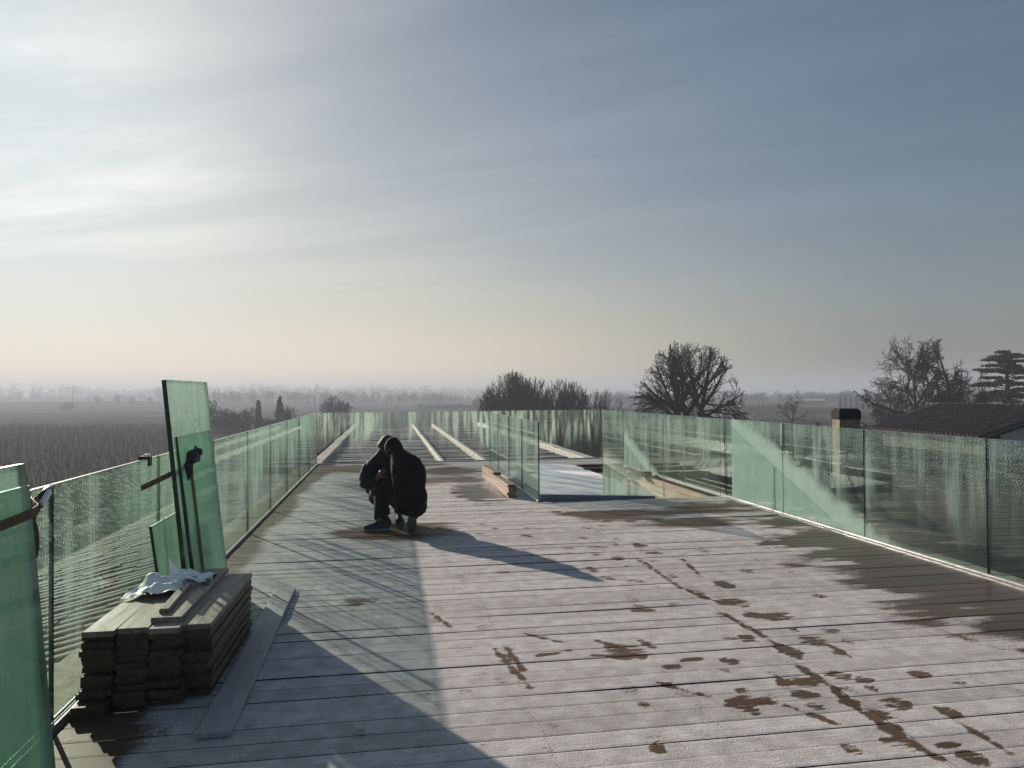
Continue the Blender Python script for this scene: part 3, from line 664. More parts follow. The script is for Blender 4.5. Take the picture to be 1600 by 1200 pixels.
# ================================================================== GLASS BALUSTRADES
def pane(parent, glass, x0, y0, x1, y1, z0, z1, th=.0175, name='glass_pane', lean=0.0, ytrim=.006):
    """upright sheet from (x0, y0) to (x1, y1); origin at the middle of its foot; material 1 is the cut edge coloured as in shade, 2 the frosted top edge coloured as in sun"""
    L = math.hypot(x1-x0, y1-y0)-2*ytrim; an = math.atan2(y1-y0, x1-x0); m_ = M(); h = z1-z0; a, t = L/2, th/2
    v = [(-a, -t, 0), (a, -t, 0), (a, t, 0), (-a, t, 0), (-a, -t, h), (a, -t, h), (a, t, h), (-a, t, h)]
    m_.add(v, [(0, 1, 5, 4), (2, 3, 7, 6)], 0); m_.add(v, [(1, 2, 6, 5), (3, 0, 4, 7), (0, 3, 2, 1)], 1); m_.add(v, [(4, 5, 6, 7)], 2)
    return m_.build(name, [glass, M_edge, M_edgetop], parent, ((x0+x1)/2, (y0+y1)/2, z0), (lean, 0, an))
G = 1.1
def rail(parent, x0, y0, x1, y1, w=.05):
    L = math.hypot(x1-x0, y1-y0); an = math.atan2(y1-y0, x1-x0); m_ = M()
    for sgn in (-1, 1): m_.obox(0, sgn*(w/2-.006), 0, .042, L, .011, 0, 0, .003)
    m_.build('base_channel', M_alu, parent, ((x0+x1)/2, (y0+y1)/2, -.02), (0, 0, an))
fl = empty('glass_balustrade', (0, 0, 0)); tag(fl, 'long dew-covered glass balustrade in front of the vineyard, with bright metal channel at its foot', 'balustrade')
for k_ in range(-3, 8): pane(fl, M_gl_left, XL, 3.717+1.6085*k_, XL, min(3.717+1.6085*(k_+1), YB-.012), -.015, G)
rail(fl, XL, YF, XL, YB)
fb = empty('glass_balustrade', (0, 0, 0)); tag(fb, 'far end glass balustrade streaked with run marks, in front of the frosty battens', 'balustrade')
ex = np.linspace(XL+.012, XR-.012, 5)
for k_ in range(4): pane(fb, M_gl_back, ex[k_], YB, ex[k_+1], YB, -.015, G)
rail(fb, XL, YB, XR, YB)
fr_ = empty('glass_balustrade', (0, 0, 0)); tag(fr_, 'glass balustrade with slanting frost mist, in front of the tiled roof and chimney', 'balustrade')
for k_ in range(-4, 7): pane(fr_, M_gl_right, XR, 5.364+1.586*k_, XR, min(5.364+1.586*(k_+1), YB-.012), -.015, G)
rail(fr_, XR, YF, XR, YB)
fi = empty('glass_screen', (0, 0, 0)); tag(fi, 'short row of four bright green panes standing beside the white hatch cover', 'glass screen')
yi = [10.10, 11.40, 12.67, 13.94, 15.12]
for k_ in range(4): pane(fi, M_gl_inner, 2.02, yi[k_], 2.02-.01, yi[k_+1], -.01, G)
rail(fi, 2.02, 10.12, 2.012, 15.12, .04)
fc = empty('glass_screen', (0, 0, 0)); tag(fc, 'misted clear glass screen across the near end of the open joists', 'glass screen')
pane(fc, M_gl_cross, 2.98, 10.33, 3.86, 10.27, -.01, G); pane(fc, M_gl_cross, 3.86, 10.27, 4.70, 10.22, -.01, G)

# ================================================================== LOOSE GLASS LEANING ON THE LEFT BALUSTRADE
def leaning(label, glass, y0, y1, h, xfoot, xtop, th=.02, z0=.004, skew=0.0):
    a = math.atan2(xfoot-xtop, h); L = y1-y0; m_ = M(); t = th/2
    v = [(-t, -L/2, 0), (t, -L/2, 0), (t, L/2, 0), (-t, L/2, 0), (-t, -L/2, h), (t, -L/2, h), (t, L/2, h), (-t, L/2, h)]
    m_.add(v, [(1, 2, 6, 5), (3, 0, 4, 7)], 0); m_.add(v, [(0, 1, 5, 4), (2, 3, 7, 6), (0, 3, 2, 1)], 1); m_.add(v, [(4, 5, 6, 7)], 2)
    o = m_.build('glass_sheet', [glass, M_edge, M_edgetop], None, (xfoot, (y0+y1)/2, z0), (0, -a, skew))
    return tag(o, label, 'glass pane', 'loose glass panes leaning on the left balustrade')
leaning('tallest loose glass pane, rising well above the balustrade behind the board pile', M_gl_loose, 5.10, 6.20, 1.60, -1.255, -1.41, .028)
leaning('chest-high loose glass pane strapped in front of the tallest pane', M_gl_milky, 5.17, 6.08, 1.235, -1.215, -1.36, .024)
leaning('lowest loose dark green pane, knee-high, standing behind the strapped pair', M_gl_stack, 4.92, 5.92, .70, -1.345, -1.44, .018)
leaning('taller of the two thick green panes cut off by the left picture edge', M_gl_stack, 1.75, 3.17, 1.24, -1.30, -1.395, .03)
leaning('shorter front pane of the thick green pair at the left picture edge', M_gl_stack, 1.80, 3.135, 1.16, -1.262, -1.36, .024)

def ribbon(m_, pts, w, up=(0, 0, 1), th=.0025, mi=0):
    """flat webbing along pts, width w across 'up'"""
    pts = np.asarray(pts, float); P0, P1 = [], []
    for i in range(len(pts)):
        t = pts[min(i+1, len(pts)-1)]-pts[max(i-1, 0)]; t /= np.linalg.norm(t)
        u = np.asarray(up[i] if isinstance(up[0], (tuple, list)) else up, float); u = u-t*(u@t); u /= np.linalg.norm(u)
        n = np.cross(t, u)
        P0 += [pts[i]-u*w/2+n*th, pts[i]+u*w/2+n*th, pts[i]+u*w/2-n*th, pts[i]-u*w/2-n*th]
    f = [(i*4+k, i*4+(k+1) % 4, (i+1)*4+(k+1) % 4, (i+1)*4+k) for i in range(len(pts)-1) for k in range(4)]
    m_.add(P0, f+[(3, 2, 1, 0), tuple(len(P0)-4+k for k in range(4))], mi, False)
def smooth_pts(p, n=14):
    p = np.asarray(p, float); t = np.linspace(0, len(p)-1, n*(len(p)-1)//2+2); q = []
    for a in t:
        i = min(int(a), len(p)-2); f_ = a-i; p0 = p[max(i-1, 0)]; p1 = p[i]; p2 = p[i+1]; p3 = p[min(i+2, len(p)-1)]
        q.append(.5*((2*p1)+(-p0+p2)*f_+(2*p0-5*p1+4*p2-p3)*f_**2+(-p0+3*p1-3*p2+p3)*f_**3))
    return np.array(q)
def lump(m_, c_, r, seed, n=14, mi=0):
    rs = np.random.default_rng(seed); P = np.zeros((n+1, n+1, 3)); ph = rs.uniform(0, 6, 6)
    for i in range(n+1):
        for j in range(n+1):
            a, b_ = math.pi*i/n, 2*math.pi*(j % n)/n; q_ = 1+.18*math.sin(3*b_+ph[0]+2*a)+.14*math.sin(4*a+ph[1]+b_)+.08*math.sin(7*b_+5*a+ph[2])
            P[i, j] = (c_[0]+r[0]*q_*math.sin(a)*math.cos(b_), c_[1]+r[1]*q_*math.sin(a)*math.sin(b_), c_[2]+r[2]*q_*math.cos(a))
    m_.grid(P, mi)
# strap round the strapped pair: over the pane faces, tail hanging straight down
st = empty('ratchet_strap', (-1.24, 5.36, 1.0)); tag(st, 'tan webbing strap with dark bundled buckle holding the tall loose panes', 'strap')
def rel(o, pts): return np.asarray(pts, float)-np.array(o.location)
m_ = M(); ribbon(m_, rel(st, smooth_pts([(-1.485, 4.90, .935), (-1.43, 5.02, .965), (-1.375, 5.13, .995), (-1.33, 5.22, 1.02), (-1.325, 5.33, 1.05)])), .034); m_.build('webbing', M_strap, st)
m_ = M(); ribbon(m_, rel(st, smooth_pts([(-1.315, 5.37, 1.03), (-1.295, 5.372, .85), (-1.265, 5.362, .6), (-1.228, 5.35, .3), (-1.19, 5.345, .02)])), .055, (0, 1, 0)); m_.build('hanging_tail', M_strap, st)
m_ = M(); lump(m_, rel(st, (-1.30, 5.36, 1.085)), (.035, .085, .04), 3); lump(m_, rel(st, (-1.295, 5.45, 1.095)), (.032, .06, .045), 4); lump(m_, rel(st, (-1.305, 5.29, 1.01)), (.025, .035, .06), 5)
m_.build('buckle', M_buckle, st)
# strap round the near pair
s2_ = empty('ratchet_strap', (-1.35, 3.1, 1.05)); tag(s2_, 'tan webbing strap with looped tail round the thick panes at left edge', 'strap')
m_ = M(); ribbon(m_, rel(s2_, smooth_pts([(-1.325, 1.8, 1.03), (-1.325, 2.5, 1.045), (-1.325, 3.0, 1.055), (-1.345, 3.19, 1.06), (-1.40, 3.3, 1.06), (-1.475, 3.44, 1.06)])), .036); m_.build('webbing', M_strap, s2_)
m_ = M(); ribbon(m_, rel(s2_, smooth_pts([(-1.40, 3.24, 1.03), (-1.39, 3.27, .97), (-1.385, 3.26, .88), (-1.40, 3.23, .84), (-1.42, 3.30, .88), (-1.455, 3.40, .98), (-1.46, 3.44, 1.03)])), .03, (1, .3, 0)); m_.build('hanging_tail', M_strap, s2_)
m_ = M(); lump(m_, rel(s2_, (-1.45, 3.42, 1.045)), (.02, .065, .032), 6); m_.tube(rel(s2_, [(-1.45, 3.45, 1.06), (-1.46, 3.55, 1.085), (-1.46, 3.60, 1.10)]), [.018, .02, .014], 6); m_.build('buckle', M_buckle, s2_)
m_ = M(); m_.box(-.007, .007, -.045, .045, -.012, .012); m_.build('paper_tag', M_paper, s2_, (-.075, .36, .022), (.5, 0, 0))
# small clamp block on the balustrade top beside the tallest pane
cb = empty('edge_clamp', (-1.50, 5.02, 1.09)); tag(cb, 'small dark clamp block on the balustrade top beside the tallest pane', 'clamp')
m_ = M(); m_.obox(0, 0, .012, .032, .05, .08, 0, 0, .004); m_.obox(.03, .0, -.03, .03, .010, .06, 0, 0, .003); m_.build('jaw', M_buckle, cb)
m_ = M(); m_.tube([(.0, .0, .028), (.0, .04, .036), (0, .10, .034)], [.008, .007, .006], 6); m_.build('handle', M_alu, cb)

# ================================================================== BOARD PILE
rp = np.random.default_rng(17)
ORD = ['top', 'second from top', 'third from top', 'fourth from top', 'fifth from top', 'sixth from top', 'seventh from top', 'seventh from bottom', 'sixth from bottom', 'fifth from bottom', 'fourth from bottom', 'third from bottom', 'second from bottom', 'bottom']
COLN = ['column against the glass', 'second column from the glass', 'third column from the glass', 'column beside the lone board']
pm = []
for k_ in range(6):
    m_ = M(); L = 1.02+.05*rp.random(); m_.obox(0, 0, 0, .0262, .143, L, 0, 0, .0025); pm.append(m_.mesh('decking_board', M_pile))
m_ = M(); m_.obox(0, 0, 0, .0262, .143, 1.05, 0, 0, .0025); ptop = m_.mesh('decking_board', M_pile_lit)
for c_ in range(4):
    nl = 14 if c_ != 2 else 14
    for l_ in range(nl):
        lay = 13-l_
        x = -1.362+c_*.1475+rp.normal(0, .006); yo = 4.40+rp.normal(0, .022)
        if c_ == 3: yo += .12*(1-l_/13)**1.5*.9; x += -.03*(1-l_/13)
        if c_ == 0: yo -= .06*max(0, (6-l_)/6); x -= .025*max(0, (6-l_)/6)
        if l_ == 13 and c_ == 3: yo += -.0
        z = .003+l_*.0272
        if l_ == 13 and c_ == 2: z += .002
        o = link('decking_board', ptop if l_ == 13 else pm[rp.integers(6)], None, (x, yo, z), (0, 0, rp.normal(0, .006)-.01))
        tag(o, f'{ORD[lay]} decking board in the pile, {COLN[c_]}', 'board', 'decking boards piled by the left glass')
# cross-lapped extra board lying slightly over the third column
o = link('decking_board', ptop, None, (-1.075, 4.47, .003+14*.0272), (0, .008, -.012)); tag(o, 'single extra decking board laid flat on top of the pile, under the stick', 'board', 'decking boards piled by the left glass')
m_ = M(); m_.obox(0, 0, 0, .022, .045, .72, 0, 0, .003); o = m_.build('timber_batten', M_pile_lit, None, (-1.125, 4.38, .414), (.012, 0, .035)); tag(o, 'narrow stick of timber lying aslant on top of the board pile', 'batten')
m_ = M(); m_.obox(0, 0, 0, .025, .147, 2.48, 0, 0, .003); o = m_.build('decking_board', M_lone, None, (-.770, 4.712, .006), (0, .004, .006)); tag(o, 'single frosted decking board lying flat on the deck beside the pile', 'board')
# crumpled white plastic on the pile, one stiff corner standing up
n = 40; gx, gy = np.meshgrid(np.linspace(-1, 1, n), np.linspace(-1, 1, n)); r_ = np.sqrt(gx**2+gy**2)
zz_ = .022+.085*np.abs(fbm(gx*1.7+5, gy*1.7+9, 51, 2)-.5)*2+.022*np.abs(fbm(gx*4+2, gy*4, 52, 2)-.5)*2; zz_ *= np.clip(1.5-.9*r_, .15, 1)
X_ = .175*gx*(1+.25*(fbm(gx*2, gy*2+7, 53)-.5))+.03*gy; Y_ = .22*gy*(1+.3*(fbm(gx*2+9, gy*2, 54)-.5))
pl_ = tag(empty('plastic_sheet', (-1.235, 4.64, .384)), 'crumpled white plastic wrapping lying on top of the board pile', 'plastic sheet')
m_ = M(); m_.grid(np.stack([X_, Y_, zz_], -1)); m_.build('folds', M_sheet, pl_)
m_ = M(); tri = []
for a in np.linspace(0, 1, 9):
    row = []
    for b_ in np.linspace(0, 1, 9):
        base = np.array([-.035+.17*b_, .06-.05*b_+.02*math.sin(b_*7), .03+.02*math.sin(b_*5)]); tip = np.array([-.055, .12, .155])
        row.append(base*(1-a)+tip*a+np.array([0, .012*math.sin(b_*9+a*3)*(1-a), .012*math.sin(b_*11)*(1-a)]))
    tri.append(row)
m_.grid(np.array(tri)); m_.build('upright_corner', M_sheet, pl_)
m_ = M(); tri = []
for a in np.linspace(0, 1, 10):
    tri.append([(.05+.16*a, -.10+.24*b_*(1-.6*a)+.05*a, .03+.035*math.sin(a*3+b_*4)+.018*math.sin(b_*13+a*7)) for b_ in np.linspace(0, 1, 10)])
m_.grid(np.array(tri)); m_.build('flap', M_sheet, pl_)
# two short stacks of planks by the green panes
rp = np.random.default_rng(23)
for (x, y0, y1, n_, nm) in ((1.725, 10.62, 12.05, 5, 'nearer'), (1.712, 11.82, 13.05, 6, 'farther')):
    m_ = M(); m_.obox(0, 0, 0, .0345, .125, y1-y0, 0, 0, .003); me = m_.mesh('plank', M_plank)
    for i in range(n_):
        if nm == 'nearer' or True:
            o = link('plank', me, None, (x+rp.normal(0, .005)-(.0 if nm == 'nearer' else .003), (y0+y1)/2+rp.normal(0, .03)+(.0 if nm == 'nearer' else .25), .004+i*.0362), (0, 0, rp.normal(0, .005)+.02))
            pos_ = ['bottom', 'second from bottom', 'third from bottom', 'fourth from bottom', 'fifth from bottom', 'sixth from bottom'][i] if i < n_-1 else 'topmost'
            tag(o, f'{pos_} brown plank of the {nm} low stack beside the green glass screen', 'plank', 'plank stacks beside the green glass screen')
# board ends left across the open joists
for (x, y, z, L, a, lab) in ((4.20, 13.0, -.03, .9, .10, 'short dark board across the open joists, nearest the misted screen'), (4.05, 13.9, -.03, .8, -.08, 'short dark board across the open joists, in the middle of three'), (4.15, 14.6, -.03, .95, .05, 'short dark board across the open joists, nearest the far glass')):
    m_ = M(); m_.obox(0, 0, 0, .09, L, .145, 0, 0, .003); o = m_.build('board_offcut', M_pile, None, (x, y, z), (0, 0, a)); tag(o, lab, 'board')

# ================================================================== PEOPLE
def skin(name, nodes, edges, material, parent, sub=2, disp=None):
    """limbs grown over a skeleton: nodes = {key: ((x, y, z), (rx, ry))}; evaluated to a plain mesh"""
    keys = list(nodes); me = bpy.data.meshes.new(name); me.from_pydata([nodes[k_][0] for k_ in keys], [(keys.index(a), keys.index(b_)) for a, b_ in edges], [])
    o = bpy.data.objects.new(name, me); COL.objects.link(o)
    o.modifiers.new('skin', 'SKIN'); sv = me.skin_vertices[0].data
    for i, k_ in enumerate(keys): r_ = nodes[k_][1]; sv[i].radius = r_ if isinstance(r_, tuple) else (r_, r_); sv[i].use_root = (i == 0)
    o.modifiers['skin'].use_smooth_shade = True
    sm_ = o.modifiers.new('sub', 'SUBSURF'); sm_.levels = sub; sm_.render_levels = sub
    bpy.context.view_layer.update()
    ev = o.evaluated_get(bpy.context.evaluated_depsgraph_get()); nm = bpy.data.meshes.new_from_object(ev)
    bpy.data.objects.remove(o)
    nm.name = name; nm.materials.clear(); nm.materials.append(material)
    if disp:
        amp, sc_ = disp; k = len(nm.vertices); co = np.empty(k*3, np.float32); nm.vertices.foreach_get('co', co); no = np.empty(k*3, np.float32); nm.vertices.foreach_get('normal', no)
        co = co.reshape(-1, 3); no = no.reshape(-1, 3)
        w = fbm(co[:, 0]*sc_+co[:, 2]*sc_*.6+31, co[:, 1]*sc_+co[:, 2]*sc_+17, 61, 3)-.5
        co = co+no*(w[:, None]*amp*2); nm.vertices.foreach_set('co', co.astype(np.float32).ravel()); nm.update()
    return link(name, nm, parent)
def loft(rings, n=26):
    """closed ellipse loft through (x, y, z, rx, ry), smoothed along its length"""
    R_ = smooth_pts([r_[:3] for r_ in rings], 6); W_ = smooth_pts([(r_[3], r_[4], 0) for r_ in rings], 6); m_ = M(); P = np.zeros((len(R_), n+1, 3))
    for i in range(len(R_)):
        for j in range(n+1): t = 2*math.pi*(j % n)/n; P[i, j] = (R_[i][0]+W_[i][0]*math.copysign(abs(math.cos(t))**.85, math.cos(t)), R_[i][1]+W_[i][1]*math.copysign(abs(math.sin(t))**.85, math.sin(t)), R_[i][2])
    m_.grid(P); return m_
def fold(o, amp, sc_):
    me = o.data; k = len(me.vertices); co = np.empty(k*3, np.float32); me.vertices.foreach_get('co', co); no = np.empty(k*3, np.float32); me.vertices.foreach_get('normal', no); co = co.reshape(-1, 3); no = no.reshape(-1, 3)
    w = fbm(co[:, 0]*sc_+co[:, 2]*sc_*.8+31, co[:, 1]*sc_+co[:, 2]*sc_*1.4+17, 61, 3)-.5; co = co+no*(w[:, None]*amp*2); me.vertices.foreach_set('co', co.astype(np.float32).ravel()); me.update()
M_skin = simple('skin', (0.15, 0.07, 0.052), 0.55, 0.4, 0.08, 8, 0.05)
M_cloth = simple('black_cloth', (0.005, 0.005, 0.007), 0.85, 0.15, 0.3, 20, 0.3)
M_cloth2 = simple('navy_cloth', (0.007, 0.008, 0.014), 0.75, 0.25, 0.3, 20, 0.3)
M_jean = simple('dark_denim', (0.012, 0.013, 0.018), 0.85, 0.15, 0.3, 30, 0.2)
M_shoe = simple('dark_shoe', (0.018, 0.022, 0.035), 0.6, 0.3, 0.3, 20, 0.2)
M_sole = simple('shoe_sole', (0.16, 0.17, 0.17), 0.7, 0.3, 0.2, 20, 0.1)
M_lace = simple('lime_lace', (0.16, 0.20, 0.06), 0.7, 0.3, 0.2, 20, 0.1)
M_hair = simple('brown_hair', (0.016, 0.010, 0.007), 0.7, 0.3, 0.4, 40, 0.4)
M_pipe = simple('grey_piping', (0.12, 0.13, 0.16), 0.7, 0.3, 0.1)

def head(parent_body, c_, face, r=.098):
    """returns ellipsoid-based head mesh pieces added to a bmesh-like M: skull with brow, nose, chin"""
    f = np.array(face, float); f /= np.linalg.norm(f); up = np.array([0, 0, 1.0]); up = up-f*(up@f); up /= np.linalg.norm(up); sd_ = np.cross(f, up)
    n = 22; P = np.zeros((n+1, n+1, 3))
    for i in range(n+1):
        for j in range(n+1):
            a, b_ = math.pi*i/n, 2*math.pi*(j % n)/n
            u, v, w = math.sin(a)*math.cos(b_), math.sin(a)*math.sin(b_), math.cos(a)     # fwd, side, up
            q_ = 1.0
            fr2 = max(0, u)
            q_ -= .10*fr2*math.exp(-((w-.05)/.2)**2)*math.exp(-((abs(v)-.38)/.2)**2)      # eye sockets
            q_ += .24*fr2**6*math.exp(-((w+.18)/.17)**2)*math.exp(-(v/.14)**2)             # nose
            q_ += .05*fr2*math.exp(-((w+.5)/.1)**2)*math.exp(-(v/.3)**2)                  # lips
            q_ += .10*fr2*math.exp(-((w+.8)/.18)**2)                                      # chin
            wd = .80-.12*max(0, -w)
            p = f*u*r*1.02*q_+sd_*v*r*wd*q_+up*w*r*1.18*q_
            P[i, j] = np.array(c_)+p
    return P, f, up, sd_
def ear(m_, c_, f, up, sd_, sgn, r):
    e = np.array(c_)+sd_*sgn*r*.80-f*r*.05-up*.02
    lump(m_, e, (.018, .018, .03), 9, 8)
def hand(m_, wrist, dirv, palmn, s=1.0, curl=.5):
    """palm plus five separate bent fingers, one chain each"""
    d_ = np.array(dirv, float); d_ /= np.linalg.norm(d_); n_ = np.array(palmn, float); n_ = n_-d_*(n_@d_); n_ /= np.linalg.norm(n_); sd_ = np.cross(d_, n_); w = np.array(wrist, float)
    m_.tube([w, w+d_*.03*s, w+d_*.065*s, w+d_*.09*s], [.026*s, .034*s, .038*s, .030*s], 8)
    for i, (o_, L) in enumerate(((-.030, .068), (-.010, .078), (.010, .073), (.028, .058))):
        p0 = w+d_*.078*s+sd_*o_*s; a = curl; pts = [p0]; dd = d_
        for k_ in range(3):
            an = a*(k_+.6); dd = d_*math.cos(an)+n_*math.sin(an); pts.append(pts[-1]+dd*L*s*(.42, .32, .26)[k_])
        m_.tube(pts, [.0098*s, .0092*s, .0085*s, .006*s], 6)
    p0 = w+d_*.025*s-sd_*.03*s; m_.tube([p0, p0+(d_*.6-sd_*.7+n_*.3)*.035*s, p0+(d_*.9-sd_*.75+n_*.6)*.062*s], [.012*s, .0105*s, .008*s], 6)
def shoe(name, parent, heel, toe, up, w=.048, lace=True):
    hl, te = np.array(heel, float), np.array(toe, float); d_ = te-hl; L = np.linalg.norm(d_); d_ /= L; u = np.array(up, float); u = u-d_*(u@d_); u /= np.linalg.norm(u); sd_ = np.cross(d_, u)
    prof = [(0, .72, .085), (.08, .86, .10), (.25, .84, .095), (.42, .84, .085), (.6, .98, .066), (.78, 1.05, .052), (.92, .86, .042), (1.0, .45, .03)]
    P = []
    for t, ww, hh in prof:
        ring = []
        for k_ in range(13):
            a = math.pi*k_/12; ring.append(hl+d_*t*L+sd_*math.cos(a)*w*ww+u*(.022+math.sin(a)**.8*(hh-.0)))
        P.append(ring)
    m_ = M(); P = np.array(P); m_.grid(P); m_.add(P[0], [tuple(range(13))]); m_.add(P[-1], [tuple(range(13))[::-1]])
    o = m_.build(name, M_shoe, parent)
    m_ = M(); lo, hi = [], []
    for t, ww, hh in prof:
        lo.append([hl+d_*t*L+sd_*sg*w*(ww+.06) for sg in (-1, 1)])
    a = [p[0] for p in lo]+[p[1] for p in lo[::-1]]; nn = len(a); a0 = [p-u*.002 for p in a]; a1 = [p+u*.026 for p in a]
    m_.add(a0+a1, [tuple(range(nn))[::-1], tuple(range(nn, 2*nn))]+[(i, (i+1) % nn, (i+1) % nn+nn, i+nn) for i in range(nn)])
    m_.build('sole', M_sole, o)
    if lace:
        m_ = M()
        for t, hh in ((.30, .115), (.37, .108), (.44, .10), (.51, .092), (.57, .085)):
            c0 = hl+d_*t*L+u*(.014+hh); m_.tube([c0-sd_*.027-u*.014, c0, c0+sd_*.027-u*.014], [.0055]*3, 5)
        m_.build('laces', M_lace, o)
    return o
BX, BY = 0.085, 8.36      # ground point under the pair
def at_(p): return (BX+p[0], BY+p[1], p[2])
def sk(d_): return {k_: (at_(v[0]), v[1]) for k_, v in d_.items()}

def join_into(o, me):
    a, b_ = o.data, me; V = np.concatenate([np.array([v.co for v in a.vertices]), np.array([v.co for v in b_.vertices])]); off = len(a.vertices)
    fs = [tuple(p.vertices) for p in a.polygons]+[tuple(i+off for i in p.vertices) for p in b_.polygons]
    nm = bpy.data.meshes.new(a.name); nm.from_pydata(V.tolist(), [], fs); nm.materials.append(a.materials[0]); nm.polygons.foreach_set('use_smooth', [True]*len(fs)); o.data = nm
def legs(d_, k_):
    m_ = M()
    for sd_ in 'RL':
        ks = ['pel', 'hp'+sd_, 'kn'+sd_]+(['shn'] if sd_ == 'L' and 'shn' in d_ else [])+['an'+sd_]
        pts = [at_(d_[q_][0]) for q_ in ks]; rad = [(min(d_[q_][1]) if isinstance(d_[q_][1], tuple) else d_[q_][1])*k_ for q_ in ks]; rad[0] = rad[1]
        sp = smooth_pts(pts, 12); sr = smooth_pts([(r_, 0, 0) for r_ in rad], 12)[:, 0]; m_.tube(sp, sr, 14)
    return m_
# --- person in the black coat and cap, back turned to the camera, down on one foot and one toe
pa = empty('person'); tag(pa, 'crouching person in black coat and dark cap, back to the camera', 'person', 'two people crouching together on the deck')
A = dict(pel=((.15, .02, .26), (.155, .14)), wst=((.14, -.01, .43), (.16, .13)), chs=((.11, .03, .62), (.17, .13)), upc=((.085, .10, .69), (.13, .10)), nck=((.02, .18, .80), .055), hd0=((-.015, .23, .855), .05),
         shR=((.20, .09, .68), .065), elR=((.30, .16, .47), .05), wrR=((.14, .40, .44), .032), shL=((-.03, .16, .675), .06), elL=((-.125, .36, .52), .05), wrL=((.02, .50, .50), .032),
         hpR=((.215, .04, .25), .095), knR=((.26, .42, .20), .07), anR=((.175, .015, .145), .042), hpL=((.06, .06, .27), .095), knL=((-.155, .38, .50), .068), anL=((-.185, .06, .095), .042))
E_ = [('pel', 'wst'), ('wst', 'chs'), ('chs', 'upc'), ('upc', 'nck'), ('nck', 'hd0'), ('upc', 'shR'), ('shR', 'elR'), ('elR', 'wrR'), ('upc', 'shL'), ('shL', 'elL'), ('elL', 'wrL'), ('pel', 'hpR'), ('hpR', 'knR'), ('knR', 'anR'), ('pel', 'hpL'), ('hpL', 'knL'), ('knL', 'anL')]
thin = {k_: (v[0], tuple(np.array(v[1])*.66) if isinstance(v[1], tuple) else v[1]*.74) for k_, v in A.items()}
body = skin('body', sk({k_: v for k_, v in thin.items() if k_[:2] not in ('hp', 'kn', 'an')}), E_[:11], M_skin, pa); join_into(body, legs(A, .8).mesh('body', M_skin))
P, f_, u_h, s_h = head(None, at_((-.025, .255, .885)), (-.62, .62, -.45)); m_ = M(); m_.grid(P)
hc = np.array(at_((-.025, .255, .885))); ear(m_, hc, f_, u_h, s_h, 1, .098); ear(m_, hc, f_, u_h, s_h, -1, .098)
hand(m_, at_((.14, .40, .44)), (-.8, .3, .15), (0, .2, 1), 1, .45); hand(m_, at_((.02, .50, .50)), (.3, .2, .9), (.9, 0, 0), 1, .5)
hm = m_.mesh('body', M_skin)
join_into(body, hm)
# cap: close-fitting dome with a rolled brim
def cap(parent, c_, f, up, sd_, r, material, name='knit_cap', down=-.05, grow=1.10, reach=.25):
    n = 20; P = np.zeros((11, n+1, 3))
    for i in range(11):
        for j in range(n+1):
            a = (math.pi/2+reach)*i/10; b_ = 2*math.pi*(j % n)/n; u, v, w = math.sin(a)*math.cos(b_), math.sin(a)*math.sin(b_), math.cos(a)
            low = -.30*u if w < .5 else 0
            g = grow*(1+.03*math.sin(7*b_)*math.sin(a)) + (.06 if i >= 9 else 0)
            P[i, j] = np.array(c_)+f*u*r*1.02*g+sd_*v*r*.84*g+up*(w*r*1.18*g+(low*-.08))
    m_ = M(); m_.grid(P); return m_.build(name, material, parent)
cap(pa, hc, f_, u_h, s_h, .098, M_cloth, 'knit_cap', 0, 1.10, .62)
arms = dict(shR=((.20, .09, .70), .10), elR=((.262, .14, .45), .075), cuR=((.16, .38, .44), .05))
co_ = skin('coat', sk(arms), [('shR', 'elR'), ('elR', 'cuR')], M_cloth, pa, 3)
arms = dict(shL=((-.03, .16, .715), .09), elL=((-.12, .36, .52), .07), cuL=((.0, .49, .50), .05))
oa = skin('coat', sk(arms), [('shL', 'elL'), ('elL', 'cuL')], M_cloth, pa, 3); join_into(co_, oa.data); bpy.data.objects.remove(oa)
join_into(co_, loft([at_(r_[:3])+r_[3:] for r_ in [(.14, .05, .205, .02, .02), (.145, .04, .215, .12, .11), (.150, .02, .27, .160, .16), (.145, .0, .36, .176, .172), (.136, -.005, .48, .182, .17), (.128, .02, .60, .190, .165), (.118, .05, .67, .192, .15), (.108, .085, .735, .178, .125), (.095, .125, .785, .148, .105), (.055, .17, .825, .112, .09), (.01, .20, .865, .075, .075)]]).mesh('coat', M_cloth))
fold(co_, .022, 7); fold(co_, .010, 19)
tr_ = dict(pel=((.15, .04, .25), (.16, .15)), hpR=((.215, .05, .245), .11), knR=((.26, .42, .20), .085), anR=((.185, .03, .165), .056), hpL=((.05, .07, .29), .105), knL=((-.155, .36, .50), .082), shn=((-.172, .20, .30), .074), anL=((-.185, .075, .125), .066))
fold(legs(tr_, 1.0).build('trousers', M_jean, pa), .010, 11)
shoe('shoe', pa, at_((-.085, .05, .004)), at_((-.355, .025, .004)), (0, 0, 1), .052)
shoe('shoe', pa, at_((.172, -.045, .20)), at_((.160, .09, -.005)), (.05, .75, .55), .050, False)
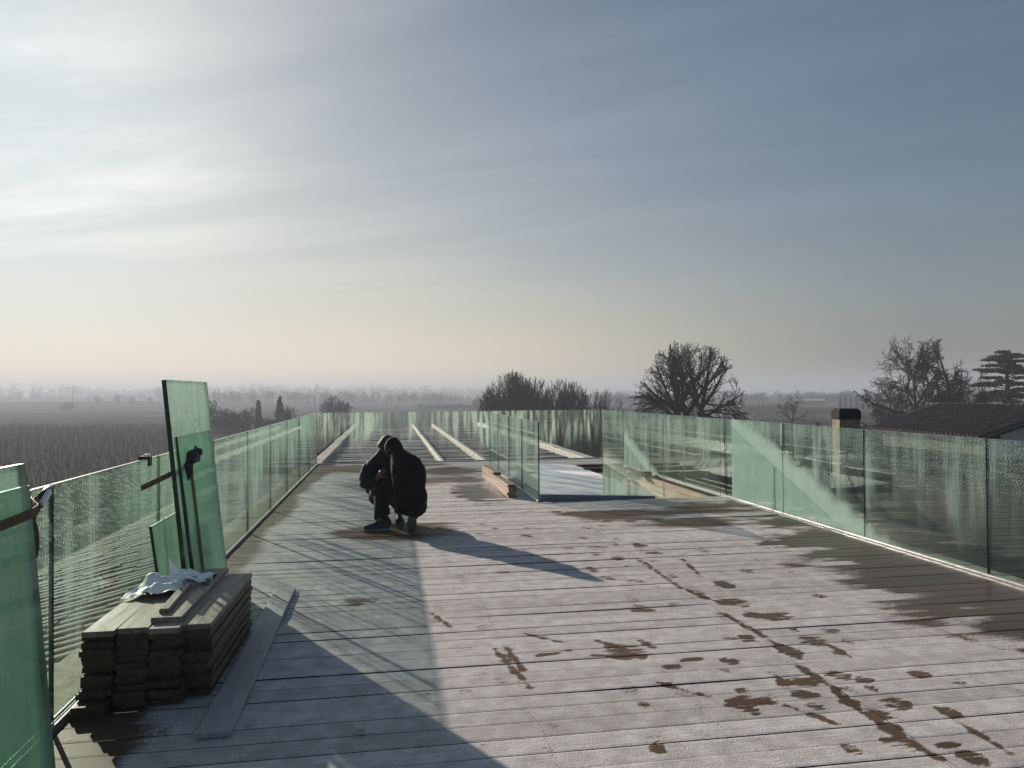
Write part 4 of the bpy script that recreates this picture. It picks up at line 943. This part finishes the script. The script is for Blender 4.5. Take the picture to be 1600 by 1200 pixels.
# --- second person, half hidden, facing the first and the camera's right
pb = empty('person'); tag(pb, 'crouching bareheaded person in navy jacket, half hidden behind the capped one', 'person', 'two people crouching together on the deck')
B = dict(pel=((-.16, .66, .30), (.15, .14)), wst=((-.17, .60, .46), (.15, .12)), chs=((-.19, .55, .63), (.16, .12)), upc=((-.185, .53, .70), (.13, .09)), nck=((-.14, .50, .80), .055), hd0=((-.11, .48, .855), .05),
         shR=((-.285, .47, .685), .06), elR=((-.365, .36, .47), .048), wrR=((-.19, .24, .55), .031), shL=((-.06, .60, .68), .06), elL=((.02, .60, .5), .048), wrL=((.02, .45, .45), .031),
         hpR=((-.22, .62, .28), .09), knR=((-.20, .27, .42), .066), anR=((-.12, .52, .10), .04), hpL=((-.08, .68, .28), .09), knL=((.06, .40, .42), .066), anL=((.03, .62, .10), .04))
thin = {k_: (v[0], tuple(np.array(v[1])*.66) if isinstance(v[1], tuple) else v[1]*.74) for k_, v in B.items()}
body = skin('body', sk({k_: v for k_, v in thin.items() if k_[:2] not in ('hp', 'kn', 'an')}), E_[:11], M_skin, pb); join_into(body, legs(B, .8).mesh('body', M_skin))
hb = np.array(at_((-.10, .46, .895))); P, f_, u_h, s_h = head(None, hb, (.55, -.5, -.42)); m_ = M(); m_.grid(P); ear(m_, hb, f_, u_h, s_h, 1, .098); ear(m_, hb, f_, u_h, s_h, -1, .098)
hand(m_, at_((-.20, .22, .56)), (.55, -.1, .75), (.6, .6, -.4), 1, .55); hand(m_, at_((.02, .45, .45)), (-.3, -.5, .6), (.3, .3, -.6), 1, .5)
join_into(body, m_.mesh('body', M_skin))
cap(pb, hb-f_*.012, f_, u_h, s_h, .098, M_hair, 'hair', 0, 1.08)
arms = dict(shR=((-.29, .47, .70), .092), elR=((-.365, .36, .45), .075), cuR=((-.215, .25, .535), .046))
o = skin('jacket', sk(arms), [('shR', 'elR'), ('elR', 'cuR')], M_cloth2, pb, 3)
arms = dict(shL=((-.06, .60, .70), .09), elL=((.02, .60, .5), .07), cuL=((.02, .47, .455), .045))
oa = skin('jacket', sk(arms), [('shL', 'elL'), ('elL', 'cuL')], M_cloth2, pb, 3); join_into(o, oa.data); bpy.data.objects.remove(oa)
join_into(o, loft([at_(r_[:3])+r_[3:] for r_ in [(-.19, .6, .325, .03, .03), (-.19, .6, .335, .14, .12), (-.185, .59, .40, .178, .155), (-.18, .57, .5, .176, .15), (-.19, .54, .62, .18, .14), (-.185, .52, .69, .168, .12), (-.17, .51, .745, .135, .10), (-.145, .49, .795, .095, .085), (-.12, .47, .845, .074, .072)]]).mesh('jacket', M_cloth2))
fold(o, .020, 7); fold(o, .009, 19)
m_ = M(); m_.tube([at_(p) for p in smooth_pts([(-.27, .385, .765), (-.33, .385, .68), (-.372, .35, .58), (-.40, .295, .48)])], [.006]*(14*3//2+2), 5); m_.build('sleeve_piping', M_pipe, o)
tr_ = dict(pel=((-.16, .66, .30), (.15, .14)), hpR=((-.22, .62, .29), .10), knR=((-.20, .29, .40), .078), anR=((-.125, .50, .12), .055), hpL=((-.08, .68, .28), .10), knL=((.06, .42, .40), .078), anL=((.03, .60, .12), .055))
fold(legs(tr_, 1.0).build('trousers', M_jean, pb), .010, 11)
shoe('shoe', pb, at_((-.135, .58, .004)), at_((-.10, .31, .004)), (0, 0, 1), .048); shoe('shoe', pb, at_((.02, .66, .004)), at_((.045, .39, .004)), (0, 0, 1), .048)

# ================================================================== TREES
def unit(v): return v/(np.linalg.norm(v)+1e-9)
def env_dist(p, d_, c_, ax):
    """distance from p along d_ to the ellipsoid c_, ax"""
    q_ = (p-c_)/ax; e = d_/ax; A_ = e@e; B_ = q_@e; C_ = q_@q_-1; D_ = B_*B_-A_*C_
    if D_ <= 0: return 0.3
    return max(0.3, (-B_+math.sqrt(D_))/A_)
def grow(mt, mc, rs, p, d_, r, L, lev, maxlev, c_, ax, gn=.16, trop=.05, kids=(7, 6, 5), droop=0.0, spread=.75, ratio=.5, r_twig=.012):
    n = max(3, int(5-lev+L*.6)); n = min(n, 8); pts = [p]; dd = unit(d_); rad = [r]; st_ = L/n
    for i in range(n):
        dd = unit(dd+rs.normal(0, gn, 3)+np.array([0, 0, trop-droop*(i/n)*(lev >= 2)])); pts.append(pts[-1]+dd*st_); rad.append(max(r_twig*.6, r*(1-.72*(i+1)/n)))
    (mt if lev <= 1 else mc).tube(pts, rad, 6 if lev == 0 else (5 if lev == 1 else (4 if lev == 2 else 3)), 0, lev < 3, lev < 2)
    if lev >= maxlev: return
    k_ = kids[min(lev, len(kids)-1)]
    for j in range(k_):
        t = .22+.78*(j+rs.random())/k_; i = min(int(t*n), n-1); q_ = pts[i]+(pts[i+1]-pts[i])*(t*n-i); ld = unit(pts[i+1]-pts[i])
        az_ = rs.uniform(0, 6.28); pr_ = unit(np.cross(ld, unit(rs.normal(0, 1, 3)))); an = rs.normal(spread, .18)
        nd = unit(ld*math.cos(an)+pr_*math.sin(an)); e = env_dist(q_, nd, c_, ax)
        grow(mt, mc, rs, q_, nd, max(r_twig, rad[i]*rs.uniform(.45, .65)), min(L*ratio*rs.uniform(.6, 1.35), e*rs.uniform(.70, 1.12)), lev+1, maxlev, c_, ax, gn*1.1, trop, kids, droop, spread, ratio, r_twig)
def finish(t, mt, mc, cm=None):
    mt.build('trunk', M_bark, t); mc.build('crown', cm or M_twig, t); return t

# broad bare tree behind the right-hand glass: two stems, fan of limbs, skirt of drooping boughs
rs = np.random.default_rng(101)
bt = tag(empty('bare_tree', (21.2, 51.3, GZ)), 'broad dome-shaped bare tree with two dark stems and drooping lower boughs', 'tree')
mt, mc = M(), M(); C0 = np.array([0.1, 0, 6.6]); AX = np.array([3.85, 3.4, 4.45])
for (bx, lean, n_l) in ((-.72, -.05, 7), (-.12, .0, 5), (.62, .07, 6)):
    top = np.array([bx*1.05+lean*4, 0, 6.0]); mt.tube([(bx, 0, -.2), (bx*1.02, .05, 2), (bx*1.05+lean*2, .02, 4.6), top], [.50, .40, .36, .34] if abs(bx) > .3 else [.26, .22, .2, .18], 9)
    for j in range(n_l):
        f_ = (j+.5)/n_l; a = (f_-.5)*2.1+(-.28 if bx < -.3 else (.05 if bx < .3 else .30)); dep = rs.normal(0, .42)
        d_ = unit(np.array([math.sin(a), dep, math.cos(a)*1.05+.1])); e = env_dist(top, d_, C0, AX)
        grow(mt, mc, rs, top+np.array([0, 0, rs.uniform(-1.0, .2)]), d_, rs.uniform(.13, .20), e*rs.uniform(.9, 1.0), 1, 4, C0, AX, .10, .05, (0, 7, 5, 4), 0, .58, .52, .019)
for j in range(28):
    a = rs.uniform(0, 6.28); sx = 1 if math.cos(a) > 0 else -1; p = np.array([sx*.6, 0, rs.uniform(4.8, 6.6)]); d_ = unit(np.array([math.cos(a), math.sin(a)*.9, rs.uniform(-.05, .5)]))
    grow(mt, mc, rs, p, d_, .075, rs.uniform(2.6, 3.9), 2, 4, C0, AX*1.08, .13, -.10, (0, 0, 12, 6), .10, .6, .36, .019)
finish(bt, mt, mc)

def coppice(name, label, x, y, h, wd, seed, n_st, dens, group=None, twig=.022):
    rs = np.random.default_rng(seed); t = tag(empty(name, (x, y, GZ)), label, 'tree', group); mt, mc = M(), M(); C0 = np.array([0, 0, h*.45]); AX = np.array([wd, wd, h*.56])
    for j in range(n_st):
        a = rs.uniform(0, 6.28); r_ = math.sqrt(rs.random()); d_ = unit(np.array([math.cos(a)*r_*wd/h*1.9, math.sin(a)*r_*wd/h*1.9, 1.0])); p = np.array([math.cos(a)*.5*r_, math.sin(a)*.5*r_, 0])
        e = env_dist(p, d_, C0, AX)
        grow(mt, mc, rs, p, d_, .09, e*rs.uniform(.82, 1.02), 1, 3, C0, AX, .05, .05, (0, dens, 5), 0, .42, .36, twig)
    return finish(t, mt, mc)
GR = 'row of bare coppiced trees beyond the far glass'
for i, (x, y, h, wd, n_st, dn, lab) in enumerate([
        (13.6, 84, 9.8, 2.9, 34, 13, 'tallest and densest dark coppiced tree, at the left end of the row'),
        (16.4, 85, 9.2, 2.0, 16, 12, 'coppiced tree with open upright shoots, next to the densest tree'),
        (18.9, 85, 9.3, 2.1, 18, 12, 'pale-shooted coppiced tree in the middle of the row'),
        (21.2, 86, 8.6, 2.0, 18, 12, 'mid-height dark coppiced tree right of the pale-shooted one'),
        (23.4, 86, 8.0, 1.8, 14, 11, 'lower rounded coppiced tree, second from the row\'s right end'),
        (26.0, 88, 7.7, 1.9, 10, 9, 'thin low coppiced tree at the row\'s right end')]):
    coppice('coppiced_tree', lab, x, y, h, wd*1.3, 200+i, int(n_st*2.1), int(dn*1.6), GR, .028)

def spreading(name, label, x, y, h, wd, seed, lean=0.0, droop=.22, maxlev=4, kids=(9, 13, 11, 7), twig=.026, zc=.62, group=None, r0=.32, limbs=7, fork=.34):
    rs = np.random.default_rng(seed); t = tag(empty(name, (x, y, GZ)), label, 'tree', group); mt, mc = M(), M(); C0 = np.array([lean, 0, h*zc]); AX = np.array([wd, wd*.9, h*(1.02-zc)])
    p1 = np.array([lean*.25, 0, h*fork]); mt.tube([(0, 0, -.2), p1*np.array([.5, 1, .5]), p1], [r0, r0*.82, r0*.72], 8)
    for j in range(limbs):
        a = rs.uniform(0, 6.28) if j else 0; f_ = j/limbs; d_ = unit(np.array([math.cos(a)*(.25+.75*f_)+lean*.15, math.sin(a)*(.25+.75*f_), 1.15-.75*f_])); e = env_dist(p1, d_, C0, AX)
        grow(mt, mc, rs, p1, d_, r0*rs.uniform(.42, .6), e*rs.uniform(.85, .98), 1, maxlev, C0, AX*1.05, .17, .03, kids, droop, .75, .42, twig)
    return finish(t, mt, mc)
GP = 'bare parkland trees behind the tiled house'
spreading('bare_tree', 'tall twisted bare tree, left of the tallest one behind the tiled house', 51.6, 67.0, 12.9, 4.0, 301, -1.2, .20, group=GP)
spreading('bare_tree', 'tallest bare tree behind the tiled house, with upright crown', 53.6, 65.3, 13.5, 2.9, 302, 0.3, .16, group=GP)
spreading('weeping_tree', 'low weeping bare tree with hanging twigs, left of the tiled house', 50.4, 70.2, 8.9, 2.7, 303, -.6, .75, 4, (9, 8, 8, 6), .02, .66, GP, .22)
spreading('bare_tree', 'smaller bare tree between the tallest bare tree and the cedar', 61.4, 71.0, 10.2, 2.2, 304, 0, .14, 4, (8, 7, 6, 4), .02, .62, GP, .2)
spreading('bare_tree', 'small gnarled bare tree standing just behind the chimney', 66.5, 117, 6.6, 2.6, 305, 0, .0, 3, (7, 6, 5), .05, .62, None, .25, 6)
# dark hedge below them
def leafy(m_, rs, c_, ax, n_, size, tri=True, shell=.55):
    u = rs.normal(0, 1, (n_, 3)); u /= np.linalg.norm(u, axis=1)[:, None]; rr_ = (shell+(1-shell)*rs.random(n_)**.6)
    P = np.asarray(c_)+u*rr_[:, None]*np.asarray(ax)
    a = rs.normal(0, 1, (n_, 3)); b_ = rs.normal(0, 1, (n_, 3)); a *= (size*rs.uniform(.5, 1.2, n_)/np.linalg.norm(a, axis=1))[:, None]; b_ *= (size*rs.uniform(.5, 1.2, n_)/np.linalg.norm(b_, axis=1))[:, None]
    o = len(m_.v); V = np.concatenate([P-a*.5, P+a*.5+b_*.2, P+b_], 0); m_.v.extend(map(tuple, V.tolist()))
    m_.f.extend([(o+i, o+n_+i, o+2*n_+i) for i in range(n_)]); m_.mi.extend([0]*n_); m_.sm.extend([False]*n_)
rs = np.random.default_rng(320)
hd = tag(empty('hedge', (58, 72, GZ)), 'long dark evergreen hedge along the foot of the bare parkland trees', 'hedge'); m_ = M(); mk = M()
for t in np.linspace(0, 1, 26):
    p = np.array([-8.5+27*t, 2-19*t, 0]); h = rs.uniform(6.0, 7.3)*(.55+.45*min(1, t*3.2)); leafy(m_, rs, p+np.array([0, 0, h*.5]), (1.3, 1.3, h*.52), 900, .34, shell=.3); mk.tube([p, p+np.array([0, 0, h*.8])], [.1, .05], 5)
m_.build('foliage', M_everg, hd); mk.build('trunk', M_bark, hd)
# cedar: flat tiers on a straight trunk
rs = np.random.default_rng(330); ce = tag(empty('cedar_tree', (66.3, 72.2, GZ)), 'dark cedar with flat spreading tiers, at the right picture edge', 'tree'); mt, mc = M(), M(); H_ = 11.3
mt.tube([(0, 0, -.2), (0.1, 0, 4), (.05, 0, 8), (0, 0, H_-.3)], [.42, .34, .22, .06], 8)
for z, r_, nb in ((4.2, 3.5, 9), (5.2, 3.7, 9), (6.3, 3.6, 9), (7.3, 3.1, 8), (8.3, 2.9, 8), (9.6, 3.0, 9), (10.5, 2.3, 8), (11.0, 1.2, 6)):
    for j in range(nb):
        a = 2*math.pi*(j+rs.random()*.6)/nb; L = r_*rs.uniform(.65, 1.05); dv = np.array([math.cos(a), math.sin(a), 0]); zz2 = z+rs.normal(0, .30)
        mt.tube([(0, 0, zz2-.35), dv*L*.5+np.array([0, 0, zz2-.05]), dv*L+np.array([0, 0, zz2-.02])], [.07, .05, .02], 5)
        for f_ in (.35, .6, .82, 1.0): leafy(mc, rs, dv*L*f_+np.array([0, 0, zz2+.06]), (.70, .70, .15), 190, .19, shell=.1)
finish(ce, mt, mc, M_everg)
# evergreen clump and conifers on the left, seen above the balustrade
rs = np.random.default_rng(340)
def shrub(label, x, y, h, wd, seed, n_=2600, group=None, name='evergreen_tree'):
    rs = np.random.default_rng(seed); t = tag(empty(name, (x, y, GZ)), label, 'tree', group); mt, mc = M(), M(); mt.tube([(0, 0, -.2), (.1, 0, h*.7)], [.18, .06], 6)
    for j in range(14):
        a = rs.uniform(0, 6.28); r_ = math.sqrt(rs.random())*.62; leafy(mc, rs, (math.cos(a)*r_*wd, math.sin(a)*r_*wd, h*rs.uniform(.3, .68)), (wd*.48, wd*.48, h*.32), n_//14, .38, shell=.35)
    return finish(t, mt, mc, M_everg)
GS = 'dark evergreens beyond the left balustrade'
shrub('large rounded evergreen mound right behind the tallest loose pane', -30.8, 133, 7.6, 4.2, 341, 3600, GS)
shrub('low evergreen mound right of the large rounded one', -26.8, 134, 5.6, 3.0, 342, 2400, GS)
shrub('shaggy low evergreen left of the thin cypress', -24.6, 138, 5.8, 2.2, 343, 2000, GS)
shrub('rounded evergreen bush hugging the broad pointed conifer', -17.1, 136, 5.6, 1.3, 344, 1200, GS)
shrub('low evergreen bush between the two pointed conifers', -20.6, 136, 3.6, 2.0, 345, 1400, GS)
def conifer(label, x, y, h, wd, seed, group=None, point=1.0):
    rs = np.random.default_rng(seed); t = tag(empty('cypress_tree', (x, y, GZ)), label, 'tree', group); mt, mc = M(), M(); mt.tube([(0, 0, -.2), (0, 0, h*.9)], [.16, .03], 6)
    for f_ in np.linspace(.08, .97, 18): leafy(mc, rs, (rs.normal(0, .05), rs.normal(0, .05), h*f_), (wd*(1-f_**1.6*point)+.08, wd*(1-f_**1.6*point)+.08, h*.055), 130, .3, shell=.4)
    return finish(t, mt, mc, M_everg)
conifer('thin pointed cypress left of the broad conifer', -22.0, 135, 6.3, .78, 351, GS, .8)
conifer('broad pointed conifer just above the left balustrade', -18.5, 135, 7.0, 1.5, 352, GS, .95)
spreading('bare_tree', 'round bell-shaped bare tree over the corner of the far glass', -10.9, 160, 6.9, 3.5, 361, 0, .10, 4, (9, 12, 9, 5), .035, .42, None, .25, 12, .10)

# ---- far trees: single ones in the fields, then the wooded skyline as masses
def far_tree(label, x, y, h, wd, seed, group=None, n_=700, size=.5, z=None, name='distant_tree'):
    rs = np.random.default_rng(seed); z = float(gh(np.array(x), np.array(y))) if z is None else z
    t = tag(empty(name, (x, y, z)), label, 'tree', group); mt, mc = M(), M(); mt.tube([(0, 0, -.3), (0, 0, h*.75)], [.3, .1], 5)
    for j in range(5): leafy(mc, rs, (rs.normal(0, wd*.3), rs.normal(0, wd*.3), h*rs.uniform(.3, .66)), (wd*.62, wd*.62, h*.36), n_//5, size, shell=.2)
    mt.build('trunk', M_fartree, t); mc.build('crown', M_fartree, t)
far_tree('lone dark bush on the pale track across the left fields', -155, 398, 5.2, 4.0, 401)
GF = 'four faint trees in a line across the left fields'
for i, (px_, lab) in enumerate(((152, 'faint misty tree, first from left of four in the fields'), (184, 'faint misty tree, second from left of four in the fields'), (208, 'faint misty tree, third from left of four in the fields'), (233, 'faint misty tree, fourth from left of four in the fields'))):
    u = (px_-800)/1180; far_tree(lab, (u*.9868+.1618)*505, (.9868-.1618*u)*505, 6.5, 3.2, 410+i, GF, 500)
far_tree('pale tall tree on the skyline just left of the tallest loose pane', -228, 815, 17, 8.5, 421, None, 900, 1.1)
far_tree('pale slender poplar on the far skyline left of the chimney', (.3779*.9868+.1618)*455, (.9868-.1618*.3779)*455, 9.6, 1.4, 422, None, 200)
far_tree('small round dark tree beside the low hedge beyond the far glass', (-.0475*.9868+.1618)*330, (.9868+.1618*.0475)*330, 5.0, 1.9, 423)
def skyline(name, label, px0, px1, D0, hgt, seed, n_, dep=60, wd=5.0, size=1.3, per=90, zb=None):
    rs = np.random.default_rng(seed); m_ = M()
    for i in range(n_):
        px_ = rs.uniform(px0, px1); u = (px_-800)/1180; D_ = D0+rs.uniform(0, dep); x, y = (u*.9868+.1618)*D_, (.9868-.1618*u)*D_
        z = float(gh(np.array(x), np.array(y))); h = hgt(px_)*rs.uniform(.62, 1.08)*(1.18 if rs.random() < .08 else 1); w_ = wd*rs.uniform(.5, 1.2)*(.35 if rs.random() < .08 else 1)
        leafy(m_, rs, (x, y, z+h*.52), (w_, w_, h*.5), per, size, shell=.15)
        m_.tube([(x, y, z-.5), (x, y, z+h*.6)], [.35, .2], 3, 0, False, False)
    o = m_.build(name, M_fartree); tag(o, label, 'trees', kind='stuff')
ip = lambda xs, hs: (lambda p: float(np.interp(p, xs, hs)))
skyline('far_treeline', 'wooded skyline fading into haze across the middle fields', 300, 790, 520, ip([300, 400, 500, 560, 620, 700, 790], [8.5, 9.5, 10, 9, 8.5, 8, 7]), 431, 190, 90, 6, 1.1, 90)
skyline('far_treeline', 'faintest wooded skyline behind the left fields', -60, 800, 1050, ip([-60, 60, 130, 200, 260, 420, 560, 800], [22, 23, 17, 12, 19, 22, 21, 14]), 432, 320, 220, 12, 2.4, 70)
skyline('far_treeline', 'misty belt of trees on the rise beyond the left fields', -60, 330, 760, ip([-60, 30, 110, 200, 330], [10, 13, 8, 9, 12]), 433, 90, 80, 8, 1.5, 90)
skyline('far_treeline', 'blue-grey wooded skyline behind the broad bare tree and chimney', 930, 1640, 440, ip([930, 1150, 1200, 1240, 1300, 1330, 1420, 1640], [8, 7.2, 7.4, 6.3, 6.3, 7.6, 7, 8]), 434, 260, 70, 5.5, 1.0, 110)
skyline('low_hedges', 'low dark hedges at the far edge of the fields beyond the far glass', 655, 770, 350, ip([655, 770], [2.4, 2.6]), 435, 60, 12, 2.2, .6, 60)
skyline('low_hedges', 'low dark hedges in the fields left of the chimney', 1160, 1250, 300, ip([1160, 1250], [2.0, 2.2]), 436, 50, 14, 2.2, .5, 60)
GC = 'row of small cypresses behind the chimney'
for i, px_ in enumerate((1313, 1321, 1329, 1338, 1345)):
    u = (px_-800)/1180; conifer(f'dark little cypress, {["first", "second", "third", "fourth", "fifth"][i]} from left of the row behind the chimney', (u*.9868+.1618)*300, (.9868-.1618*u)*300, 5.0+.5*(i % 2), .8, 440+i, GC)

# ================================================================== BUILDINGS AND BITS ON THE RIGHT
def house_small(name, label, px_, D_, w_, dpt, h, roofh, wallm, roofm, ang=0.0):
    u = (px_-800)/1180; x, y = (u*.9868+.1618)*D_, (.9868-.1618*u)*D_; t = tag(empty(name, (x, y, GZ), (0, 0, ang)), label, 'building')
    m_ = M(); m_.box(-w_/2, w_/2, -dpt/2, dpt/2, -.3, h); m_.build('wall', wallm, t)
    m_ = M(); e = .3; v = [(-w_/2-e, -dpt/2-e, h+.003), (w_/2+e, -dpt/2-e, h+.003), (w_/2+e, dpt/2+e, h+.003), (-w_/2-e, dpt/2+e, h+.003), (-w_/2-e, 0, h+roofh), (w_/2+e, 0, h+roofh)]
    m_.add(v, [(0, 1, 5, 4), (2, 3, 4, 5), (1, 2, 5), (3, 0, 4), (3, 2, 1, 0)]); m_.build('roof', roofm, t)
    m_ = M()
    for k_ in (-.25, .2): m_.box(w_*k_-.4, w_*k_+.4, -dpt/2-.03, -dpt/2-.003, h*.35, h*.75)
    m_.build('window', M_dark, t)
house_small('cottage', 'tiny pale cottage in front of the wooded skyline, right of the chimney', 1353, 235, 3.6, 4, 4.2, 1.0, M_gable, M_tile, -.6)
house_small('barn', 'long low distant barn with pale roof below the wooded skyline', 1266, 400, 13, 8, 2.0, 1.0, M_fartree, M_pale, -.4)
def pole(label, px_, D_, h, r_):
    u = (px_-800)/1180; x, y = (u*.9868+.1618)*D_, (.9868-.1618*u)*D_; t = tag(empty('pole', (x, y, float(gh(np.array(x), np.array(y))))), label, 'pole'); m_ = M(); m_.tube([(0, 0, -.3), (0, 0, h*.5), (0, 0, h)], [r_, r_*.9, r_*.8], 6); m_.build('shaft', M_bark, t); m_ = M(); m_.box(-r_*3, r_*3, -r_, r_, h-.1-r_, h-.1); m_.build('cap', M_bark, t)
pole('thin dark pole standing alone in the misty left fields', 113, 505, 8.5, .22)
pole('short dark post just above the glass, left of the chimney', 1277, 62, 4.9, .09)
pole('thin misty pole in the fields beyond the far glass', 492, 300, 6.0, .12)
# chimney on the right-hand roof
ch = tag(empty('chimney', (8.98, 13.75, -.45), (0, 0, -.22)), 'short square rendered chimney with black cowl rising above the right balustrade', 'chimney')
m_ = M(); m_.obox(0, 0, -.3, 1.37, .40, .40, 0, 0, .01); m_.build('stack', M_chim, ch)
m_ = M()
v = []
for z, w_ in ((1.373, .212), (1.53, .212), (1.585, .16)): v += [(-w_, -w_, z), (w_, -w_, z), (w_, w_, z), (-w_, w_, z)]
m_.add(v, [(3, 2, 1, 0)]+[(k_*4+i, k_*4+(i+1) % 4, k_*4+4+(i+1) % 4, k_*4+4+i) for k_ in (0, 1) for i in range(4)]+[(8, 9, 10, 11)]); m_.build('cowl', M_dark, ch)
# neighbouring house: gable to the right, channel-tiled slope towards the terrace
hs = tag(empty('tiled_house', (0, 0, 0)), 'neighbouring house with dark channel-tiled roof and pale gable wall', 'house')
Aw = np.array([24.83, 35.9, -.5]); Bw = np.array([23.70, 27.1, -.5]); ax_ = (Bw-Aw)/np.linalg.norm(Bw-Aw); nrm = np.array([-ax_[1], ax_[0], 0]); nrm = nrm if nrm[0] > 0 else -nrm
run, rise = 3.75, 1.2; Cw = Aw+nrm*run+np.array([0, 0, rise])-ax_*1.2; Dw = Bw+nrm*run+np.array([0, 0, rise])
Lr = np.linalg.norm(Dw-Cw)
A2 = Aw-ax_*.0
def hp(P): return [tuple(p) for p in P]
m_ = M(); E2 = Bw+nrm*2*run; F2 = Aw+nrm*2*run; dz_ = np.array([0, 0, -.12])
m_.add(hp([A2, Bw, Dw, Cw]), [(0, 1, 2, 3)]); m_.add(hp([Cw, Dw, E2, F2]), [(0, 1, 2, 3)]); m_.add(hp([A2+dz_, Bw+dz_, Dw+dz_, Cw+dz_]), [(3, 2, 1, 0)]); m_.add(hp([A2, Bw, Bw+dz_, A2+dz_]), [(3, 2, 1, 0)]); m_.add(hp([Bw, Dw, Dw+dz_, Bw+dz_]), [(3, 2, 1, 0)]); m_.add(hp([Dw, E2, E2+dz_, Dw+dz_]), [(3, 2, 1, 0)]); m_.add(hp([A2, Cw, F2]), [(0, 1, 2)])
rf_ = m_.build('roof', M_dark, hs)
# tiles: each channel is a row of half-round tiles
rs = np.random.default_rng(55); sl_ = np.linalg.norm(np.array([run, rise])); upv = (nrm*run+np.array([0, 0, rise]))/sl_; out = np.cross(ax_, upv); out = out if out[2] > 0 else -out
hm_ = [tile_mesh(.44, .23, 60+k_, .13).mesh('roof_tile', M_tile2) for k_ in range(3)]
tl = []
ncol = int(np.linalg.norm(Bw-Aw)/.29)
for j in range(ncol):
    for i in range(int(sl_/.39)):
        tl.append((Aw+ax_*(.14+j*.29)+upv*(i*.39)+out*.006, j, i))
Rm = Matrix((( -0, 0, 0), (0, 0, 0), (0, 0, 0)))
Rm = Matrix([[upv[k_], np.cross(out, upv)[k_], out[k_]] for k_ in range(3)])
order = sorted(range(len(tl)), key=lambda q_: np.linalg.norm(tl[q_][0]))
for q_ in order[:300]:
    o = link('roof_tile', hm_[q_ % 3], rf_, tl[q_][0]); o.rotation_euler = (Rm @ Matrix.Rotation(rs.normal(0, .02), 3, 'Z')).to_euler()
pm_ = tile_mesh(.44, .23, 60, .13); tv = np.array(pm_.v); tri = np.array([(f[0], f[a], f[a+1]) for f in pm_.f for a in range(1, len(f)-1)]); Rn = np.array(Rm)
rest = [tl[q_][0] for q_ in order[300:]]
if rest:
    V = ((tv @ Rn.T)[None]+np.array(rest)[:, None]).reshape(-1, 3); Fq = (tri[None]+(np.arange(len(rest))*len(tv))[:, None, None]).reshape(-1, 3)
    o = link('roof_tiles', fast_mesh('roof_tiles', V, Fq, M_tile2), rf_); o['kind'] = 'stuff'
m_ = M(); k_ = 0
while k_*.42 < Lr: p0 = Cw+ax_*k_*.42+np.array([0, 0, .02]); m_.tube([p0, p0+ax_*.44], [.10, .09], 8); k_ += 1
m_.build('ridge_tiles', M_ridge, rf_)
gi = -ax_*.55
m_ = M(); low = np.array([0, 0, -5.5]); b0, b1, b2 = Bw+gi+nrm*.45+np.array([0, 0, -.15]), E2+gi-nrm*.45+np.array([0, 0, -.15]), Dw+gi+np.array([0, 0, -.25])
a0, a1 = Aw+nrm*.45+np.array([0, 0, -.15])+ax_*.4, F2-nrm*.45+np.array([0, 0, -.15])+ax_*.4
m_.add(hp([b0+low, b1+low, b1, b2, b0]), [(0, 1, 2, 3, 4)], 1); m_.add(hp([a0+low, b0+low, b0, a0]), [(0, 1, 2, 3)]); m_.add(hp([a1+low, b1+low, b1, a1]), [(3, 2, 1, 0)]); m_.add(hp([a0+low, a1+low, a1, Cw+np.array([0, 0, -.2])+ax_*1.7, a0]), [(4, 3, 2, 1, 0)])
m_.build('wall', [M_hwall, M_gable], hs)
m_ = M()
for t in (.2, .55, .85):
    p0 = Bw+gi*1.0+nrm*run*t+np.array([0, 0, rise*t-.2]); m_.tube([p0, p0-gi*.93], [.07, .07], 4, 0, False)
m_.build('eaves_timber', M_dark, hs)

# ================================================================== AIR
mh, b, out_, no = mat('haze_air')
pv = b.n('ShaderNodeVolumePrincipled'); pv.inputs['Color'].default_value = (.52, .585, .675, 1); pv.inputs['Density'].default_value = .0013; pv.inputs['Anisotropy'].default_value = .22
pv.inputs['Density Attribute'].default_value = ''
mh.node_tree.links.new(pv.outputs[0], no.inputs['Volume'])
m_ = M(); m_.box(-3050, 3050, -3050, 3050, -9.5, 27); o = m_.build('haze', mh); tag(o, kind='stuff')
